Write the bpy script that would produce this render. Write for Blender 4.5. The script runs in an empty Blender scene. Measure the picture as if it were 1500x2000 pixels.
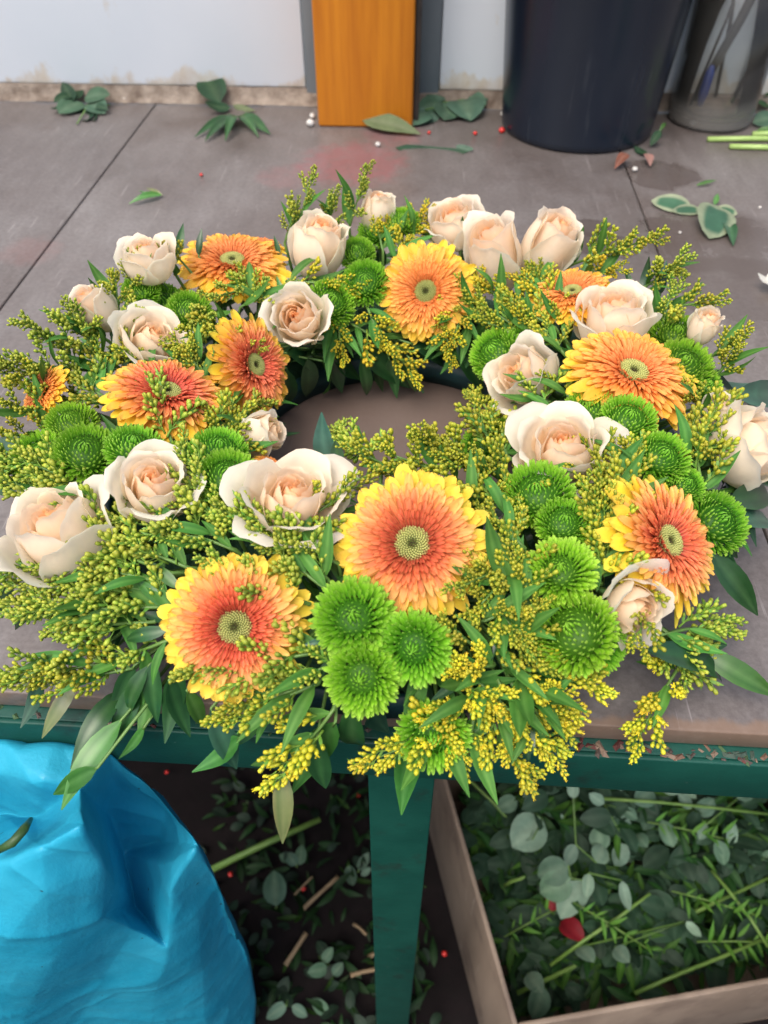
import bpy, bmesh, math, random
from mathutils import Vector, Matrix, noise, geometry
random.seed(7)
SC = bpy.context.scene
COL = SC.collection
PI = math.pi
def V(*a): return Vector(a)

# ------------------------------------------------------------------ camera, sky, sun, exposure
T = 1.0                                   # table top height
CAM = V(0, 0, T + .45)
PITCH, YAW, FPX = math.radians(46.1), math.radians(2.65), 1500.0
cd = bpy.data.cameras.new('camera'); cam = bpy.data.objects.new('camera', cd); COL.objects.link(cam)
cam.location = CAM; cam.rotation_euler = (PI/2 - PITCH, 0, YAW)
cd.sensor_width = 36; cd.lens = FPX/2000*36; cd.clip_start = .01; cd.clip_end = 200
cd.dof.use_dof = True; cd.dof.focus_distance = .53; cd.dof.aperture_fstop = 7.5
SC.camera = cam
SUN_EL, SUN_AZ = math.radians(63), math.radians(212)     # azimuth: clockwise from +Y, behind-left of the camera
w = bpy.data.worlds.new('World'); SC.world = w; w.use_nodes = True
nt = w.node_tree; bg = nt.nodes['Background']
sky = nt.nodes.new('ShaderNodeTexSky'); sky.sky_type = 'NISHITA'; sky.sun_disc = False
sky.sun_elevation = SUN_EL; sky.sun_rotation = SUN_AZ; sky.air_density = 1.0; sky.dust_density = 5.0; sky.ozone_density = 1.0
nt.links.new(sky.outputs[0], bg.inputs[0]); bg.inputs[1].default_value = .13
sd = bpy.data.lights.new('sun', 'SUN'); sun = bpy.data.objects.new('sun', sd); COL.objects.link(sun)
sd.energy = 1.15; sd.angle = math.radians(55); sd.color = (1, .97, .92)
sdir = V(math.sin(SUN_AZ)*math.cos(SUN_EL), math.cos(SUN_AZ)*math.cos(SUN_EL), math.sin(SUN_EL))
sun.rotation_euler = sdir.to_track_quat('Z', 'Y').to_euler()
SC.view_settings.view_transform = 'Standard'; SC.view_settings.look = 'None'; SC.view_settings.gamma = 1
SC.view_settings.exposure = 1.0
SC.render.engine = 'CYCLES'
SC.cycles.use_denoising = True
SC.cycles.max_bounces = 8; SC.cycles.transparent_max_bounces = 8
SC.cycles.caustics_reflective = False; SC.cycles.caustics_refractive = False

# ------------------------------------------------------------------ photograph measurements -> places
Fw = V(-math.sin(YAW)*math.cos(PITCH), math.cos(YAW)*math.cos(PITCH), -math.sin(PITCH))
Rt = V(math.cos(YAW), math.sin(YAW), 0)
Up = Rt.cross(Fw)
def ray(px, py): return Fw + Rt*((px-750)/FPX) - Up*((py-1000)/FPX)
def at(px, py, z=0.0):                    # point at height z above the table top
    d = ray(px, py); return CAM + d*((T + z - CAM.z)/d.z)
def onY(px, py, Y):
    d = ray(px, py); return CAM + d*(Y/d.y)
def depth(p): return (p - CAM).dot(Fw)
WC = V(-.012, .485, T); RM, WW, HH = .182, .108, .108
def env_z(p):
    r = math.hypot(p.x-WC.x, p.y-WC.y); q = (r-RM)/WW
    return HH*math.sqrt(1-q*q) if abs(q) < 1 else -1
def hit(px, py):                          # where that line of sight meets the wreath's rounded ring
    d = ray(px, py); t = .2
    while t < 1.4:
        p = CAM + d*t
        if p.z - T < 0: break
        if p.z - T < env_z(p): return p, True
        t += .002
    best = None                           # otherwise the point nearest the ring's core
    for k in range(100):
        p = CAM + d*(.25 + k*.008)
        r = math.hypot(p.x-WC.x, p.y-WC.y)
        e = math.hypot(r-RM, p.z-T-.05)
        if best is None or e < best[0]: best = (e, p)
    p = best[1]
    if p.z < T+.008 and p.y > .25: p = at(px, py, .008)
    return p, False
def core(p, z=.045):
    v = V(p.x-WC.x, p.y-WC.y, 0); v.normalize(); return V(WC.x+v.x*RM, WC.y+v.y*RM, T+z)
def lift(p, d): return p + (CAM-p).normalized()*d
def facing(p, tilt, ang):
    t = (CAM-p).normalized(); r = (Rt - t*Rt.dot(t)).normalized(); u = t.cross(r)
    tilt, ang = math.radians(tilt), math.radians(ang)
    return (t*math.cos(tilt) + (r*math.cos(ang)+u*math.sin(ang))*math.sin(tilt)).normalized()
def frame(x, zhint):                      # rotation whose X is x and whose Z is close to zhint
    x = x.normalized(); y = zhint.cross(x)
    if y.length < 1e-5: y = V(.3, .9, .2).cross(x)
    y.normalize(); z = x.cross(y)
    return Matrix((x, y, z)).transposed().to_4x4()

# ------------------------------------------------------------------ materials
def newmat(name):
    m = bpy.data.materials.new(name); m.use_nodes = True
    t = m.node_tree; return m, t, t.nodes['Principled BSDF'], t.nodes['Material Output']
def N(t, kind, **kw):
    n = t.nodes.new(kind)
    for k, v in kw.items(): setattr(n, k, v)
    return n
def noise_node(t, scale, detail=6, rough=.6, vec=None):
    n = N(t, 'ShaderNodeTexNoise'); n.inputs['Scale'].default_value = scale
    n.inputs['Detail'].default_value = detail; n.inputs['Roughness'].default_value = rough
    if vec is not None: t.links.new(vec, n.inputs['Vector'])
    return n.outputs['Fac']
def ramp(t, fac, stops):
    r = N(t, 'ShaderNodeValToRGB'); el = r.color_ramp.elements
    while len(el) < len(stops): el.new(.5)
    for e, (p, c) in zip(el, stops):
        e.position = p; e.color = (*c, 1) if len(c) == 3 else c
    t.links.new(fac, r.inputs[0]); return r.outputs[0]
def mixc(t, fac, a, b, mode='MIX'):
    m = N(t, 'ShaderNodeMix', data_type='RGBA', blend_type=mode)
    for s, v in ((m.inputs[0], fac), (m.inputs[6], a), (m.inputs[7], b)):
        if isinstance(v, bpy.types.NodeSocket): t.links.new(v, s)
        elif isinstance(v, (int, float)): s.default_value = v
        else: s.default_value = (*v, 1)
    return m.outputs[2]
def math_(t, op, a, b=0.0):
    m = N(t, 'ShaderNodeMath', operation=op)
    for s, v in ((m.inputs[0], a), (m.inputs[1], b)):
        if isinstance(v, bpy.types.NodeSocket): t.links.new(v, s)
        else: s.default_value = v
    return m.outputs[0]
def maprange(t, v, a, b, c=0.0, d=1.0, smooth=True):
    m = N(t, 'ShaderNodeMapRange'); m.interpolation_type = 'SMOOTHSTEP' if smooth else 'LINEAR'
    t.links.new(v, m.inputs[0])
    for i, x in zip((1, 2, 3, 4), (a, b, c, d)): m.inputs[i].default_value = x
    return m.outputs[0]
def bump(t, b, fac, strength=.3, dist=.001):
    n = N(t, 'ShaderNodeBump'); n.inputs['Strength'].default_value = strength; n.inputs['Distance'].default_value = dist
    t.links.new(fac, n.inputs['Height']); t.links.new(n.outputs[0], b.inputs['Normal']); return n
def simple(name, c1, c2, scale=20, rough=.6, bmp=.2, dist=.001, metallic=0, stretch=None, spec=.5):
    m, t, b, o = newmat(name)
    tc = N(t, 'ShaderNodeTexCoord'); vec = tc.outputs['Object']
    if stretch:
        mp = N(t, 'ShaderNodeMapping'); mp.inputs['Scale'].default_value = stretch
        t.links.new(vec, mp.inputs[0]); vec = mp.outputs[0]
    f = noise_node(t, scale, vec=vec)
    t.links.new(ramp(t, f, [(.3, c1), (.7, c2)]), b.inputs['Base Color'])
    b.inputs['Roughness'].default_value = rough; b.inputs['Metallic'].default_value = metallic
    b.inputs['Specular IOR Level'].default_value = spec
    if bmp: bump(t, b, noise_node(t, scale*4, vec=vec), bmp, dist)
    return m
def plantmat(name, rough=.5, transl=.3, var=.12, spec=.4, nscale=90, namp=.25, hue=.0):
    """colour from the mesh's own 'col' attribute, slightly different for each object, letting light through"""
    m, t, b, o = newmat(name)
    a = N(t, 'ShaderNodeAttribute', attribute_name='col')
    oi = N(t, 'ShaderNodeObjectInfo')
    hs = N(t, 'ShaderNodeHueSaturation')
    t.links.new(maprange(t, oi.outputs['Random'], 0, 1, 1-var, 1+var, False), hs.inputs['Value'])
    t.links.new(maprange(t, math_(t, 'FRACT', math_(t, 'MULTIPLY', oi.outputs['Random'], 17.3)), 0, 1, .5-hue, .5+hue, False), hs.inputs['Hue'])
    t.links.new(a.outputs['Color'], hs.inputs['Color'])
    geo = N(t, 'ShaderNodeNewGeometry')
    f = noise_node(t, nscale, 4, .6, geo.outputs['Position'])
    c = mixc(t, 1.0, hs.outputs[0], ramp(t, f, [(.3, (1-namp,)*3), (.7, (1, 1, 1))]), 'MULTIPLY')
    t.links.new(c, b.inputs['Base Color']); b.inputs['Roughness'].default_value = rough
    b.inputs['Specular IOR Level'].default_value = spec
    bump(t, b, f, .25, .0006)
    tr = N(t, 'ShaderNodeBsdfTranslucent'); t.links.new(c, tr.inputs[0])
    mx = N(t, 'ShaderNodeMixShader'); mx.inputs[0].default_value = transl
    t.links.new(b.outputs[0], mx.inputs[1]); t.links.new(tr.outputs[0], mx.inputs[2]); t.links.new(mx.outputs[0], o.inputs[0])
    return m
M = {}
M['petal'] = plantmat('gerbera_petal', .55, .28, .09, .3, 160, .16, .008)
M['rose'] = plantmat('rose_petal', .6, .5, .04, .3, 120, .07, .003)
M['chrys'] = plantmat('chrysanthemum_petal', .5, .3, .16, .3, 200, .15, .012)
M['bud'] = plantmat('goldenrod_bud', .5, .12, .16, .4, 250, .2, .014)
M['leaf'] = plantmat('glossy_leaf', .3, .2, .25, .55, 60, .3, .015)
M['dullleaf'] = plantmat('matt_leaf', .6, .12, .2, .22, 60, .3, .01)
M['stem'] = simple('green_stem', (.07, .16, .03), (.13, .24, .05), 60, .5, .1)
M['foam'] = simple('green_foam', (.02, .07, .03), (.035, .1, .05), 200, .9, .6, .002)
M['tray'] = simple('teal_tray', (.004, .03, .035), (.006, .045, .05), 40, .5, .1)

# ------------------------------------------------------------------ mesh helpers
class MB:
    def __init__(s): s.v = []; s.f = []; s.c = []
    def add(s, verts, faces, cols, mtx=None):
        o = len(s.v)
        s.v += [mtx @ Vector(p) for p in verts] if mtx else [Vector(p) for p in verts]
        s.f += [tuple(i+o for i in f) for f in faces]
        s.c += cols if isinstance(cols, list) else [cols]*len(verts)
    def mesh(s, name, m, smooth=True):
        me = bpy.data.meshes.new(name); me.from_pydata(s.v, [], s.f)
        if any(c is not None for c in s.c):
            at_ = me.attributes.new('col', 'FLOAT_COLOR', 'POINT')
            at_.data.foreach_set('color', [x for c in s.c for x in (*(c or (1, 1, 1)), 1)])
        if smooth: me.polygons.foreach_set('use_smooth', [True]*len(me.polygons))
        me.materials.append(m); me.update(); return me
def grid(nl, nw, fn, cf, warp=1.0):
    vs, cs = [], []
    for i in range(nl+1):
        for j in range(nw+1):
            v, u = 1-(1-i/nl)**warp, j/nw*2-1
            vs.append(fn(v, u)); cs.append(cf(v, u))
    fs = [(i*(nw+1)+j, (i+1)*(nw+1)+j, (i+1)*(nw+1)+j+1, i*(nw+1)+j+1) for i in range(nl) for j in range(nw)]
    return vs, fs, cs
def tube(pts, rad, n=6, col=None, cap=True):
    pts = [Vector(p) for p in pts]; vs, fs = [], []
    rad = rad if isinstance(rad, (list, tuple)) else [rad]*len(pts)
    for i, p in enumerate(pts):
        d = (pts[min(i+1, len(pts)-1)] - pts[max(i-1, 0)]).normalized()
        x = d.cross(V(.31, .2, .93))
        if x.length < .05: x = d.cross(V(1, 0, 0))
        x.normalize(); y = d.cross(x)
        for k in range(n):
            a = 2*PI*k/n; vs.append(p + (x*math.cos(a)+y*math.sin(a))*rad[i])
    for i in range(len(pts)-1):
        for k in range(n): fs.append((i*n+k, i*n+(k+1) % n, (i+1)*n+(k+1) % n, (i+1)*n+k))
    if cap: fs.append(tuple(range(n))[::-1]); fs.append(tuple(range((len(pts)-1)*n, len(pts)*n)))
    return vs, fs, [col]*len(vs)
def lathe(prof, n=24, col=None, cap0=False, cap1=False):
    vs, fs = [], []
    for r, z in prof:
        for k in range(n): a = 2*PI*k/n; vs.append(V(r*math.cos(a), r*math.sin(a), z))
    for i in range(len(prof)-1):
        for k in range(n): fs.append((i*n+k, i*n+(k+1) % n, (i+1)*n+(k+1) % n, (i+1)*n+k))
    if cap0: fs.append(tuple(range(n))[::-1])
    if cap1: fs.append(tuple(range((len(prof)-1)*n, len(prof)*n)))
    return vs, fs, [col]*len(vs)
def lerp(a, b, t): return tuple(x+(y-x)*t for x, y in zip(a, b))
def ss(a, b, x): x = max(0, min(1, (x-a)/(b-a))); return x*x*(3-2*x)
def link(name, me, parent=None, mtx=None):
    o = bpy.data.objects.new(name, me); COL.objects.link(o)
    if parent: o.parent = parent
    if mtx is not None: o.matrix_basis = mtx
    return o
def tag(o, label, cat=None, group=None, kind=None):
    if label: o['label'] = label
    if cat: o['category'] = cat
    if group: o['group'] = group
    if kind: o['kind'] = kind
    return o
def thing(name, label, cat, mtx, group=None):
    o = bpy.data.objects.new(name, None); COL.objects.link(o); o.matrix_basis = mtx
    o.empty_display_size = .02
    return tag(o, label, cat, group)
def single(name, mb, m, label, cat, group=None, smooth=True, loc=None):
    if loc is not None: mb.v = [p - loc for p in mb.v]
    o = link(name, mb.mesh(name, m, smooth), None, Matrix.Translation(loc) if loc is not None else None)
    return tag(o, label, cat, group)
def box_mb(mb, x0, x1, y0, y1, z0, z1, col=None, bev=0.0, mtx=None):
    bm = bmesh.new(); bmesh.ops.create_cube(bm, size=1)
    for v in bm.verts: v.co = V(x0+(v.co.x+.5)*(x1-x0), y0+(v.co.y+.5)*(y1-y0), z0+(v.co.z+.5)*(z1-z0))
    if bev: bmesh.ops.bevel(bm, geom=bm.edges[:], offset=bev, segments=2, affect='EDGES', profile=.5)
    bm.verts.index_update()
    mb.add([v.co.copy() for v in bm.verts], [tuple(v.index for v in f.verts) for f in bm.faces], col, mtx); bm.free()
def stem_to(root, mtx, p_world, r=.0022, z0=-.06):
    q = mtx.inverted() @ p_world; s = mtx.to_scale().x
    pts = [V(0, 0, z0), V(0, 0, z0)*.5 + V(0, 0, q.z*.3), q*.7 + V(0, 0, q.z*.05), q]
    mb = MB(); mb.add(*tube(pts, [r/s]*4, 6)); link('stem', mb.mesh('stem', M['stem']), root)

# ------------------------------------------------------------------ the place: ground, wall, table
def ground_mat():
    m, t, b, o = newmat('concrete_ground')
    geo = N(t, 'ShaderNodeNewGeometry'); pos = geo.outputs['Position']
    f = noise_node(t, 6, 8, .65, pos); f2 = noise_node(t, 40, 6, .6, pos)
    c = mixc(t, maprange(t, f2, .35, .75), ramp(t, f, [(.3, (.005, .004, .0045)), (.7, (.017, .013, .014))]), (.009, .008, .008))  # near-black base colour carries the deep shade under the table
    t.links.new(c, b.inputs['Base Color']); b.inputs['Roughness'].default_value = .95; b.inputs['Specular IOR Level'].default_value = .08
    bump(t, b, f2, .4, .003); return m
mb = MB(); mb.add([(-8, -8, 0), (8, -8, 0), (8, 8, 0), (-8, 8, 0)], [(0, 1, 2, 3)], None)
o = link('ground', mb.mesh('ground', ground_mat(), False)); tag(o, 'dark concrete ground under the table', None, None, 'structure')

WY = at(300, 197).y                       # foot of the wall
FY = .251                                 # front edge of the table boards
def wall_mat():
    m, t, b, o = newmat('stained_white_paint')
    geo = N(t, 'ShaderNodeNewGeometry'); pos = geo.outputs['Position']
    sep = N(t, 'ShaderNodeSeparateXYZ'); t.links.new(pos, sep.inputs[0])
    mp = N(t, 'ShaderNodeMapping'); mp.inputs['Scale'].default_value = (1, 1, .55); t.links.new(pos, mp.inputs[0])
    f = noise_node(t, 17, 6, .62, mp.outputs[0])
    h = maprange(t, sep.outputs[2], T+.018, T+.062, .22, -.14, False)
    mask = maprange(t, math_(t, 'ADD', f, h), .5, .62)
    f3 = noise_node(t, 30, 5, .6, pos)
    stain = ramp(t, f3, [(.35, (.5, .36, .19)), (.6, (.66, .55, .38))])
    base = ramp(t, noise_node(t, 5, 4, .5, pos), [(.3, (.70, .76, .81)), (.7, (.76, .81, .85))])
    c = mixc(t, math_(t, 'MULTIPLY', mask, math_(t, 'ADD', math_(t, 'MULTIPLY', noise_node(t, 60, 4, .6, mp.outputs[0]), .9), .1)), base, stain)
    low = maprange(t, math_(t, 'ADD', math_(t, 'MULTIPLY', f3, .02), sep.outputs[2]), T+.026, T+.036, 1, 0)
    c = mixc(t, math_(t, 'MULTIPLY', low, .7), c, (.22, .15, .1))
    t.links.new(c, b.inputs['Base Color']); b.inputs['Roughness'].default_value = .4
    bump(t, b, f, .15, .002); return m
MW = wall_mat()
under = simple('dark_lower_wall', (.05, .045, .045), (.09, .08, .08), 12, .9, .4, .004)
grime = simple('grimy_strip', (.1, .07, .05), (.3, .25, .2), 45, .8, .6, .004)
steel = simple('grey_steel', (.11, .14, .16), (.19, .215, .23), 14, .45, .15, stretch=(1, 1, .3))
xs1, xs2 = onY(592, 90, WY).x, onY(862, 90, WY).x
wall = thing('wall', 'white painted wall with brown stains along its foot', 'wall', Matrix.Translation((0, WY, T)))
mb = MB(); box_mb(mb, -2.2, xs1, 0, .03, .024, 1.3, None, .002); o = link('wall_panel', mb.mesh('wall_panel', MW), wall)
mb = MB(); box_mb(mb, xs2, 2.4, 0, .03, .024, 1.3, None, .002); o = link('wall_panel', mb.mesh('wall_panel', MW), wall)
mb = MB()
vs, fs, cs = grid(120, 4, lambda v, u: V(-2.2+4.6*v, (-.012-.006*noise.noise(V(v*160, u*2, 1)))*(1 if u > -.9 else 1.3) + .010*(u+1)*.5, .001+.024*(u+1)*.5 + .002*noise.noise(V(v*200, 5, u))), lambda v, u: None)
mb.add(vs, fs, cs); link('base_strip', mb.mesh('base_strip', grime), wall)
for a, b_, in ((xs1+.001, onY(640, 90, WY).x), (onY(780, 90, WY).x, xs2-.001)):
    mb = MB(); box_mb(mb, a, b_, -.004, .03, .001, 1.3, None, .0025); link('steel_upright', mb.mesh('steel_upright', steel), wall)
mb = MB(); box_mb(mb, onY(640, 90, WY).x+.001, onY(780, 90, WY).x-.001, .005, .03, .001, 1.3); link('wall_panel', mb.mesh('wall_panel', MW), wall)

mb = MB(); box_mb(mb, -2.2, 2.4, .022, .06, -T, -.001, None); link('wall_base', mb.mesh('wall_base', under), wall)  # wall carried down out of view, added dark to cut light under the table

def wood_mat():
    m, t, b, o = newmat('orange_stained_wood')
    tc = N(t, 'ShaderNodeTexCoord'); mp = N(t, 'ShaderNodeMapping'); mp.inputs['Scale'].default_value = (1, 1, .06)
    t.links.new(tc.outputs['Object'], mp.inputs[0])
    f = noise_node(t, 70, 5, .6, mp.outputs[0]); f2 = noise_node(t, 9, 4, .5, mp.outputs[0])
    c = mixc(t, maprange(t, f2, .35, .7), ramp(t, f, [(.3, (.44, .13, .008)), (.65, (.64, .23, .014))]), (.54, .175, .010))
    f4 = noise_node(t, 40, 3, .5, tc.outputs['Object'])
    c = mixc(t, maprange(t, f4, .72, .76), c, (.62, .55, .45))
    t.links.new(c, b.inputs['Base Color']); b.inputs['Roughness'].default_value = .38
    bump(t, b, f, .2, .001); return m
pl, pr = at(622, 248), at(806, 246)
mb = MB(); box_mb(mb, -(pr.x-pl.x)/2, (pr.x-pl.x)/2, 0, .1, 0, 1.2, None, .004)
post = thing('wooden_post', 'orange stained wooden post standing on the table before the wall', 'post', Matrix.Translation(((pl.x+pr.x)/2, pl.y, T)))
link('post_shaft', mb.mesh('post_shaft', wood_mat()), post)
dk = simple('dark_side_face', (.02, .017, .015), (.05, .04, .035), 30, .6, .2)
mb = MB(); hw = (pr.x-pl.x)/2; box_mb(mb, hw+.0005, hw+.009, .012, .1, .0005, 1.2, None, .001); link('side_face', mb.mesh('side_face', dk), post)  # thin dark slab standing for the post's darker right side face

def table_mat():
    m, t, b, o = newmat('worn_tabletop')
    geo = N(t, 'ShaderNodeNewGeometry'); pos = geo.outputs['Position']
    oi = N(t, 'ShaderNodeObjectInfo')
    mp = N(t, 'ShaderNodeMapping'); mp.inputs['Scale'].default_value = (1, .25, 1); t.links.new(pos, mp.inputs[0])
    f = noise_node(t, 5, 8, .62, pos); fs_ = noise_node(t, 45, 6, .65, mp.outputs[0]); ff = noise_node(t, 180, 5, .7, pos)
    c = ramp(t, f, [(.28, (.112, .090, .080)), (.5, (.163, .145, .138)), (.75, (.222, .210, .205))])
    c = mixc(t, .35, c, ramp(t, fs_, [(.3, (.4, .36, .34)), (.7, (1, 1, 1))]), 'MULTIPLY')
    c = mixc(t, .5, c, ramp(t, ff, [(.35, (.45, .42, .4)), (.62, (1, 1, 1))]), 'MULTIPLY')
    mp2 = N(t, 'ShaderNodeMapping'); mp2.inputs['Scale'].default_value = (1, .04, 1); mp2.inputs['Rotation'].default_value = (0, 0, .5); t.links.new(pos, mp2.inputs[0])
    c = mixc(t, math_(t, 'MULTIPLY', maprange(t, noise_node(t, 260, 3, .5, mp2.outputs[0]), .66, .72), .35), c, (.36, .33, .32))
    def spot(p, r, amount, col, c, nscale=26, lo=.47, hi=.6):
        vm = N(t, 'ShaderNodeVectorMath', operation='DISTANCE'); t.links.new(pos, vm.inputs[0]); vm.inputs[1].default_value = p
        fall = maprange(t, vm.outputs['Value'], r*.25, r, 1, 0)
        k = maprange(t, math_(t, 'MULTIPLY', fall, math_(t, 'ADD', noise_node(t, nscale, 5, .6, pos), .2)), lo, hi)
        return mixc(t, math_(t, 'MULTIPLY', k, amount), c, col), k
    for px, py, r, am, col in ((690, 318, .15, .45, (.26, .07, .085)), (560, 345, .08, .25, (.24, .08, .085)), (60, 490, .07, .25, (.22, .1, .09)), (770, 262, .09, .3, (.3, .09, .1))):
        c, k = spot(at(px, py), r, am, col, c, 55, .35, .75)
    ks = None
    for px, py, r in ((1390, 470, .17), (1180, 480, .07), (1290, 340, .1), (1160, 445, .05), (1440, 560, .15)):
        c, k = spot(at(px, py), r, .62, (.07, .053, .046), c, 22, .42, .58)
        ks = k if ks is None else math_(t, 'MAXIMUM', ks, k)
    # darker brown board inside the ring
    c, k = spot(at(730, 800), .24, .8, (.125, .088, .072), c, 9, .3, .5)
    # paler scuffed front edge
    sep = N(t, 'ShaderNodeSeparateXYZ'); t.links.new(pos, sep.inputs[0])
    e = maprange(t, math_(t, 'ADD', sep.outputs[1], math_(t, 'MULTIPLY', fs_, .02)), FY+.012, FY+.018, 1, 0)
    c = mixc(t, math_(t, 'MULTIPLY', e, .6), c, (.21, .13, .08))
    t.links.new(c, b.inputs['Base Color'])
    r = maprange(t, f, .3, .7, .36, .52)
    rm = N(t, 'ShaderNodeMix', data_type='FLOAT'); t.links.new(ks, rm.inputs[0]); t.links.new(r, rm.inputs[2]); rm.inputs[3].default_value = .22
    t.links.new(rm.outputs[0], b.inputs['Roughness']); b.inputs['Specular IOR Level'].default_value = .4
    bump(t, b, ff, .12, .0006); return m
MT = table_mat()
green = simple('green_gloss_paint', (.003, .044, .032), (.007, .066, .047), 16, .5, .4, .002, spec=.3)
def scuff(m, col, scale, lo, hi, amount, stretch=(1, 1, 1)):
    """worn spots and scratches of another colour over a painted or plastic surface"""
    t = m.node_tree; b = t.nodes['Principled BSDF']; src = b.inputs['Base Color'].links[0].from_socket
    geo = N(t, 'ShaderNodeNewGeometry'); mp = N(t, 'ShaderNodeMapping'); mp.inputs['Scale'].default_value = stretch; t.links.new(geo.outputs['Position'], mp.inputs[0])
    k = maprange(t, noise_node(t, scale, 4, .65, mp.outputs[0]), lo, hi)
    t.links.new(mixc(t, math_(t, 'MULTIPLY', k, amount), src, col), b.inputs['Base Color'])
scuff(green, (.16, .22, .19), 95, .70, .74, .8); scuff(green, (.012, .02, .016), 30, .55, .75, .7); 
table = thing('table', 'long work table with brown board top and green painted metal frame', 'table', Matrix.Translation((0, FY, 0)) @ Matrix.Rotation(math.radians(-.9), 4, 'Z'))
rot_ = Matrix.Rotation(math.radians(.9), 4, 'Z'); sx = lambda px, py: (rot_ @ (at(px, py)-V(0, FY, 0))).x
sl = (sx(300, 200) + sx(5, 610))/2; sr = (sx(1210, 300) + sx(1284, 480))/2
for a, b_ in ((-1.6, sl-.0012), (sl+.0012, sr-.001), (sr+.001, 1.8)):
    mb = MB(); box_mb(mb, a, b_, 0, WY-FY+.02, T-.018, T, None, .0015)
    link('tabletop_board', mb.mesh('tabletop_board', MT), table)
RY = .012                                  # the rail stands this far proud of the boards
mb = MB(); box_mb(mb, -1.6, 1.8, -RY, -RY+.004, T-.066, T-.019, None, .0012); box_mb(mb, -1.6, 1.8, -RY+.004, .03, T-.024, T-.019, None, .0008)
link('front_rail', mb.mesh('front_rail', green), table)
mb = MB(); box_mb(mb, -1.6, 1.8, WY-FY-.02, WY-FY-.015, T-.07, T-.019); link('rear_rail', mb.mesh('rear_rail', green), table)
lx = onY(785, 1490, FY).x
mb = MB(); box_mb(mb, lx-.024, lx+.024, -.006, -.001, 0, T-.0705, None, .0012); box_mb(mb, lx+.019, lx+.024, -.001, .045, 0, T-.0705, None, .001)
link('leg', mb.mesh('leg', green), table)
for X, Y in ((lx, WY-FY-.06), (-1.5, 0.0), (1.7, 0.0), (-1.5, WY-FY-.06), (1.7, WY-FY-.06)):
    mb = MB(); box_mb(mb, X-.024, X+.024, Y-.006, Y-.001, 0, T-.0705, None, .0012); box_mb(mb, X+.019, X+.024, Y-.001, Y+.045, 0, T-.0705, None, .001)
    link('leg', mb.mesh('leg', green), table)

# black bucket
bc0 = at(1143, 303); br = .5*292/FPX*depth(at(1143, 250))*.985
bk = simple('black_plastic', (.006, .010, .019), (.011, .018, .031), 6, .25, .06, .002, stretch=(1, 1, .1))
scuff(bk, (.06, .07, .08), 40, .60, .75, .45, (1, 1, .07)); scuff(bk, (.10, .11, .12), 130, .72, .76, .6)
mtx = Matrix.Translation((bc0.x, bc0.y+br, T))
bucket = thing('bucket', 'tall black plastic bucket standing before the wall', 'bucket', mtx)
mb = MB(); k = 1.16
prof = [(br*.93, .004), (br*.97, 0), (br, .004), (br*1.01, .012), (br*1.22, .34), (br*1.25, .345), (br*1.25, .36), (br*1.2, .36), (br*1.19, .34), (br*.97, .014), (0.001, .014)]
mb.add(*lathe(prof, 64, None, True)); link('bucket_body', mb.mesh('bucket_body', bk), bucket)

# dirty glass vase with dark stems in murky water
def glass_mat():
    m, t, b, o = newmat('dirty_glass')
    geo = N(t, 'ShaderNodeNewGeometry'); sep = N(t, 'ShaderNodeSeparateXYZ'); t.links.new(geo.outputs['Position'], sep.inputs[0])
    tp = N(t, 'ShaderNodeBsdfTransparent'); tp.inputs[0].default_value = (.95, .96, .95, 1)      # thin glass
    gl = N(t, 'ShaderNodeBsdfGlossy'); gl.inputs['Roughness'].default_value = .06
    fr = N(t, 'ShaderNodeFresnel'); fr.inputs['IOR'].default_value = 1.45
    th = N(t, 'ShaderNodeMixShader'); t.links.new(fr.outputs[0], th.inputs[0]); t.links.new(tp.outputs[0], th.inputs[1]); t.links.new(gl.outputs[0], th.inputs[2])
    d = N(t, 'ShaderNodeBsdfDiffuse'); d.inputs[0].default_value = (.44, .42, .38, 1)
    f = noise_node(t, 24, 5, .6, geo.outputs['Position'])
    k = math_(t, 'MULTIPLY', maprange(t, math_(t, 'ADD', sep.outputs[2], math_(t, 'MULTIPLY', f, .05)), T+.02, T+.08, .5, .05), maprange(t, f, .3, .6, .6, 1))
    mx = N(t, 'ShaderNodeMixShader'); t.links.new(k, mx.inputs[0]); t.links.new(th.outputs[0], mx.inputs[1]); t.links.new(d.outputs[0], mx.inputs[2])
    t.links.new(mx.outputs[0], o.inputs[0]); return m
vr = .5*158/FPX*depth(at(1380, 235)); v0 = at(1380, 263); vm_ = Matrix.Translation((v0.x+.018, v0.y+vr, T))
vase = thing('glass_vase', 'dirty clear glass vase widening upward beside the black bucket', 'vase', vm_)
mb = MB(); prof = [(vr*.85, .001), (vr*.97, .002), (vr, .008), (vr*1.01, .03), (vr*1.06, .3), (vr*1.03, .3), (vr*.97, .03), (vr*.93, .014), (.001, .012), (.001, .001)]
mb.add(*lathe(prof, 48)); link('glass_body', mb.mesh('glass_body', glass_mat()), vase)
dirt = simple('vase_dirt', (.06, .04, .03), (.2, .15, .11), 60, .9, .5)
mb = MB(); mb.add(*lathe([(.001, .0145), (vr*.6, .0145), (vr*.92, .017), (vr*.9, .022), (vr*.5, .019), (.001, .018)], 32)); link('sediment', mb.mesh('sediment', dirt), vase)
dst = simple('dark_wet_stem', (.03, .03, .035), (.08, .075, .06), 30, .4, .2)
blu = simple('blue_plastic', (.012, .03, .16), (.02, .045, .22), 10, .4, 0)
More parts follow.
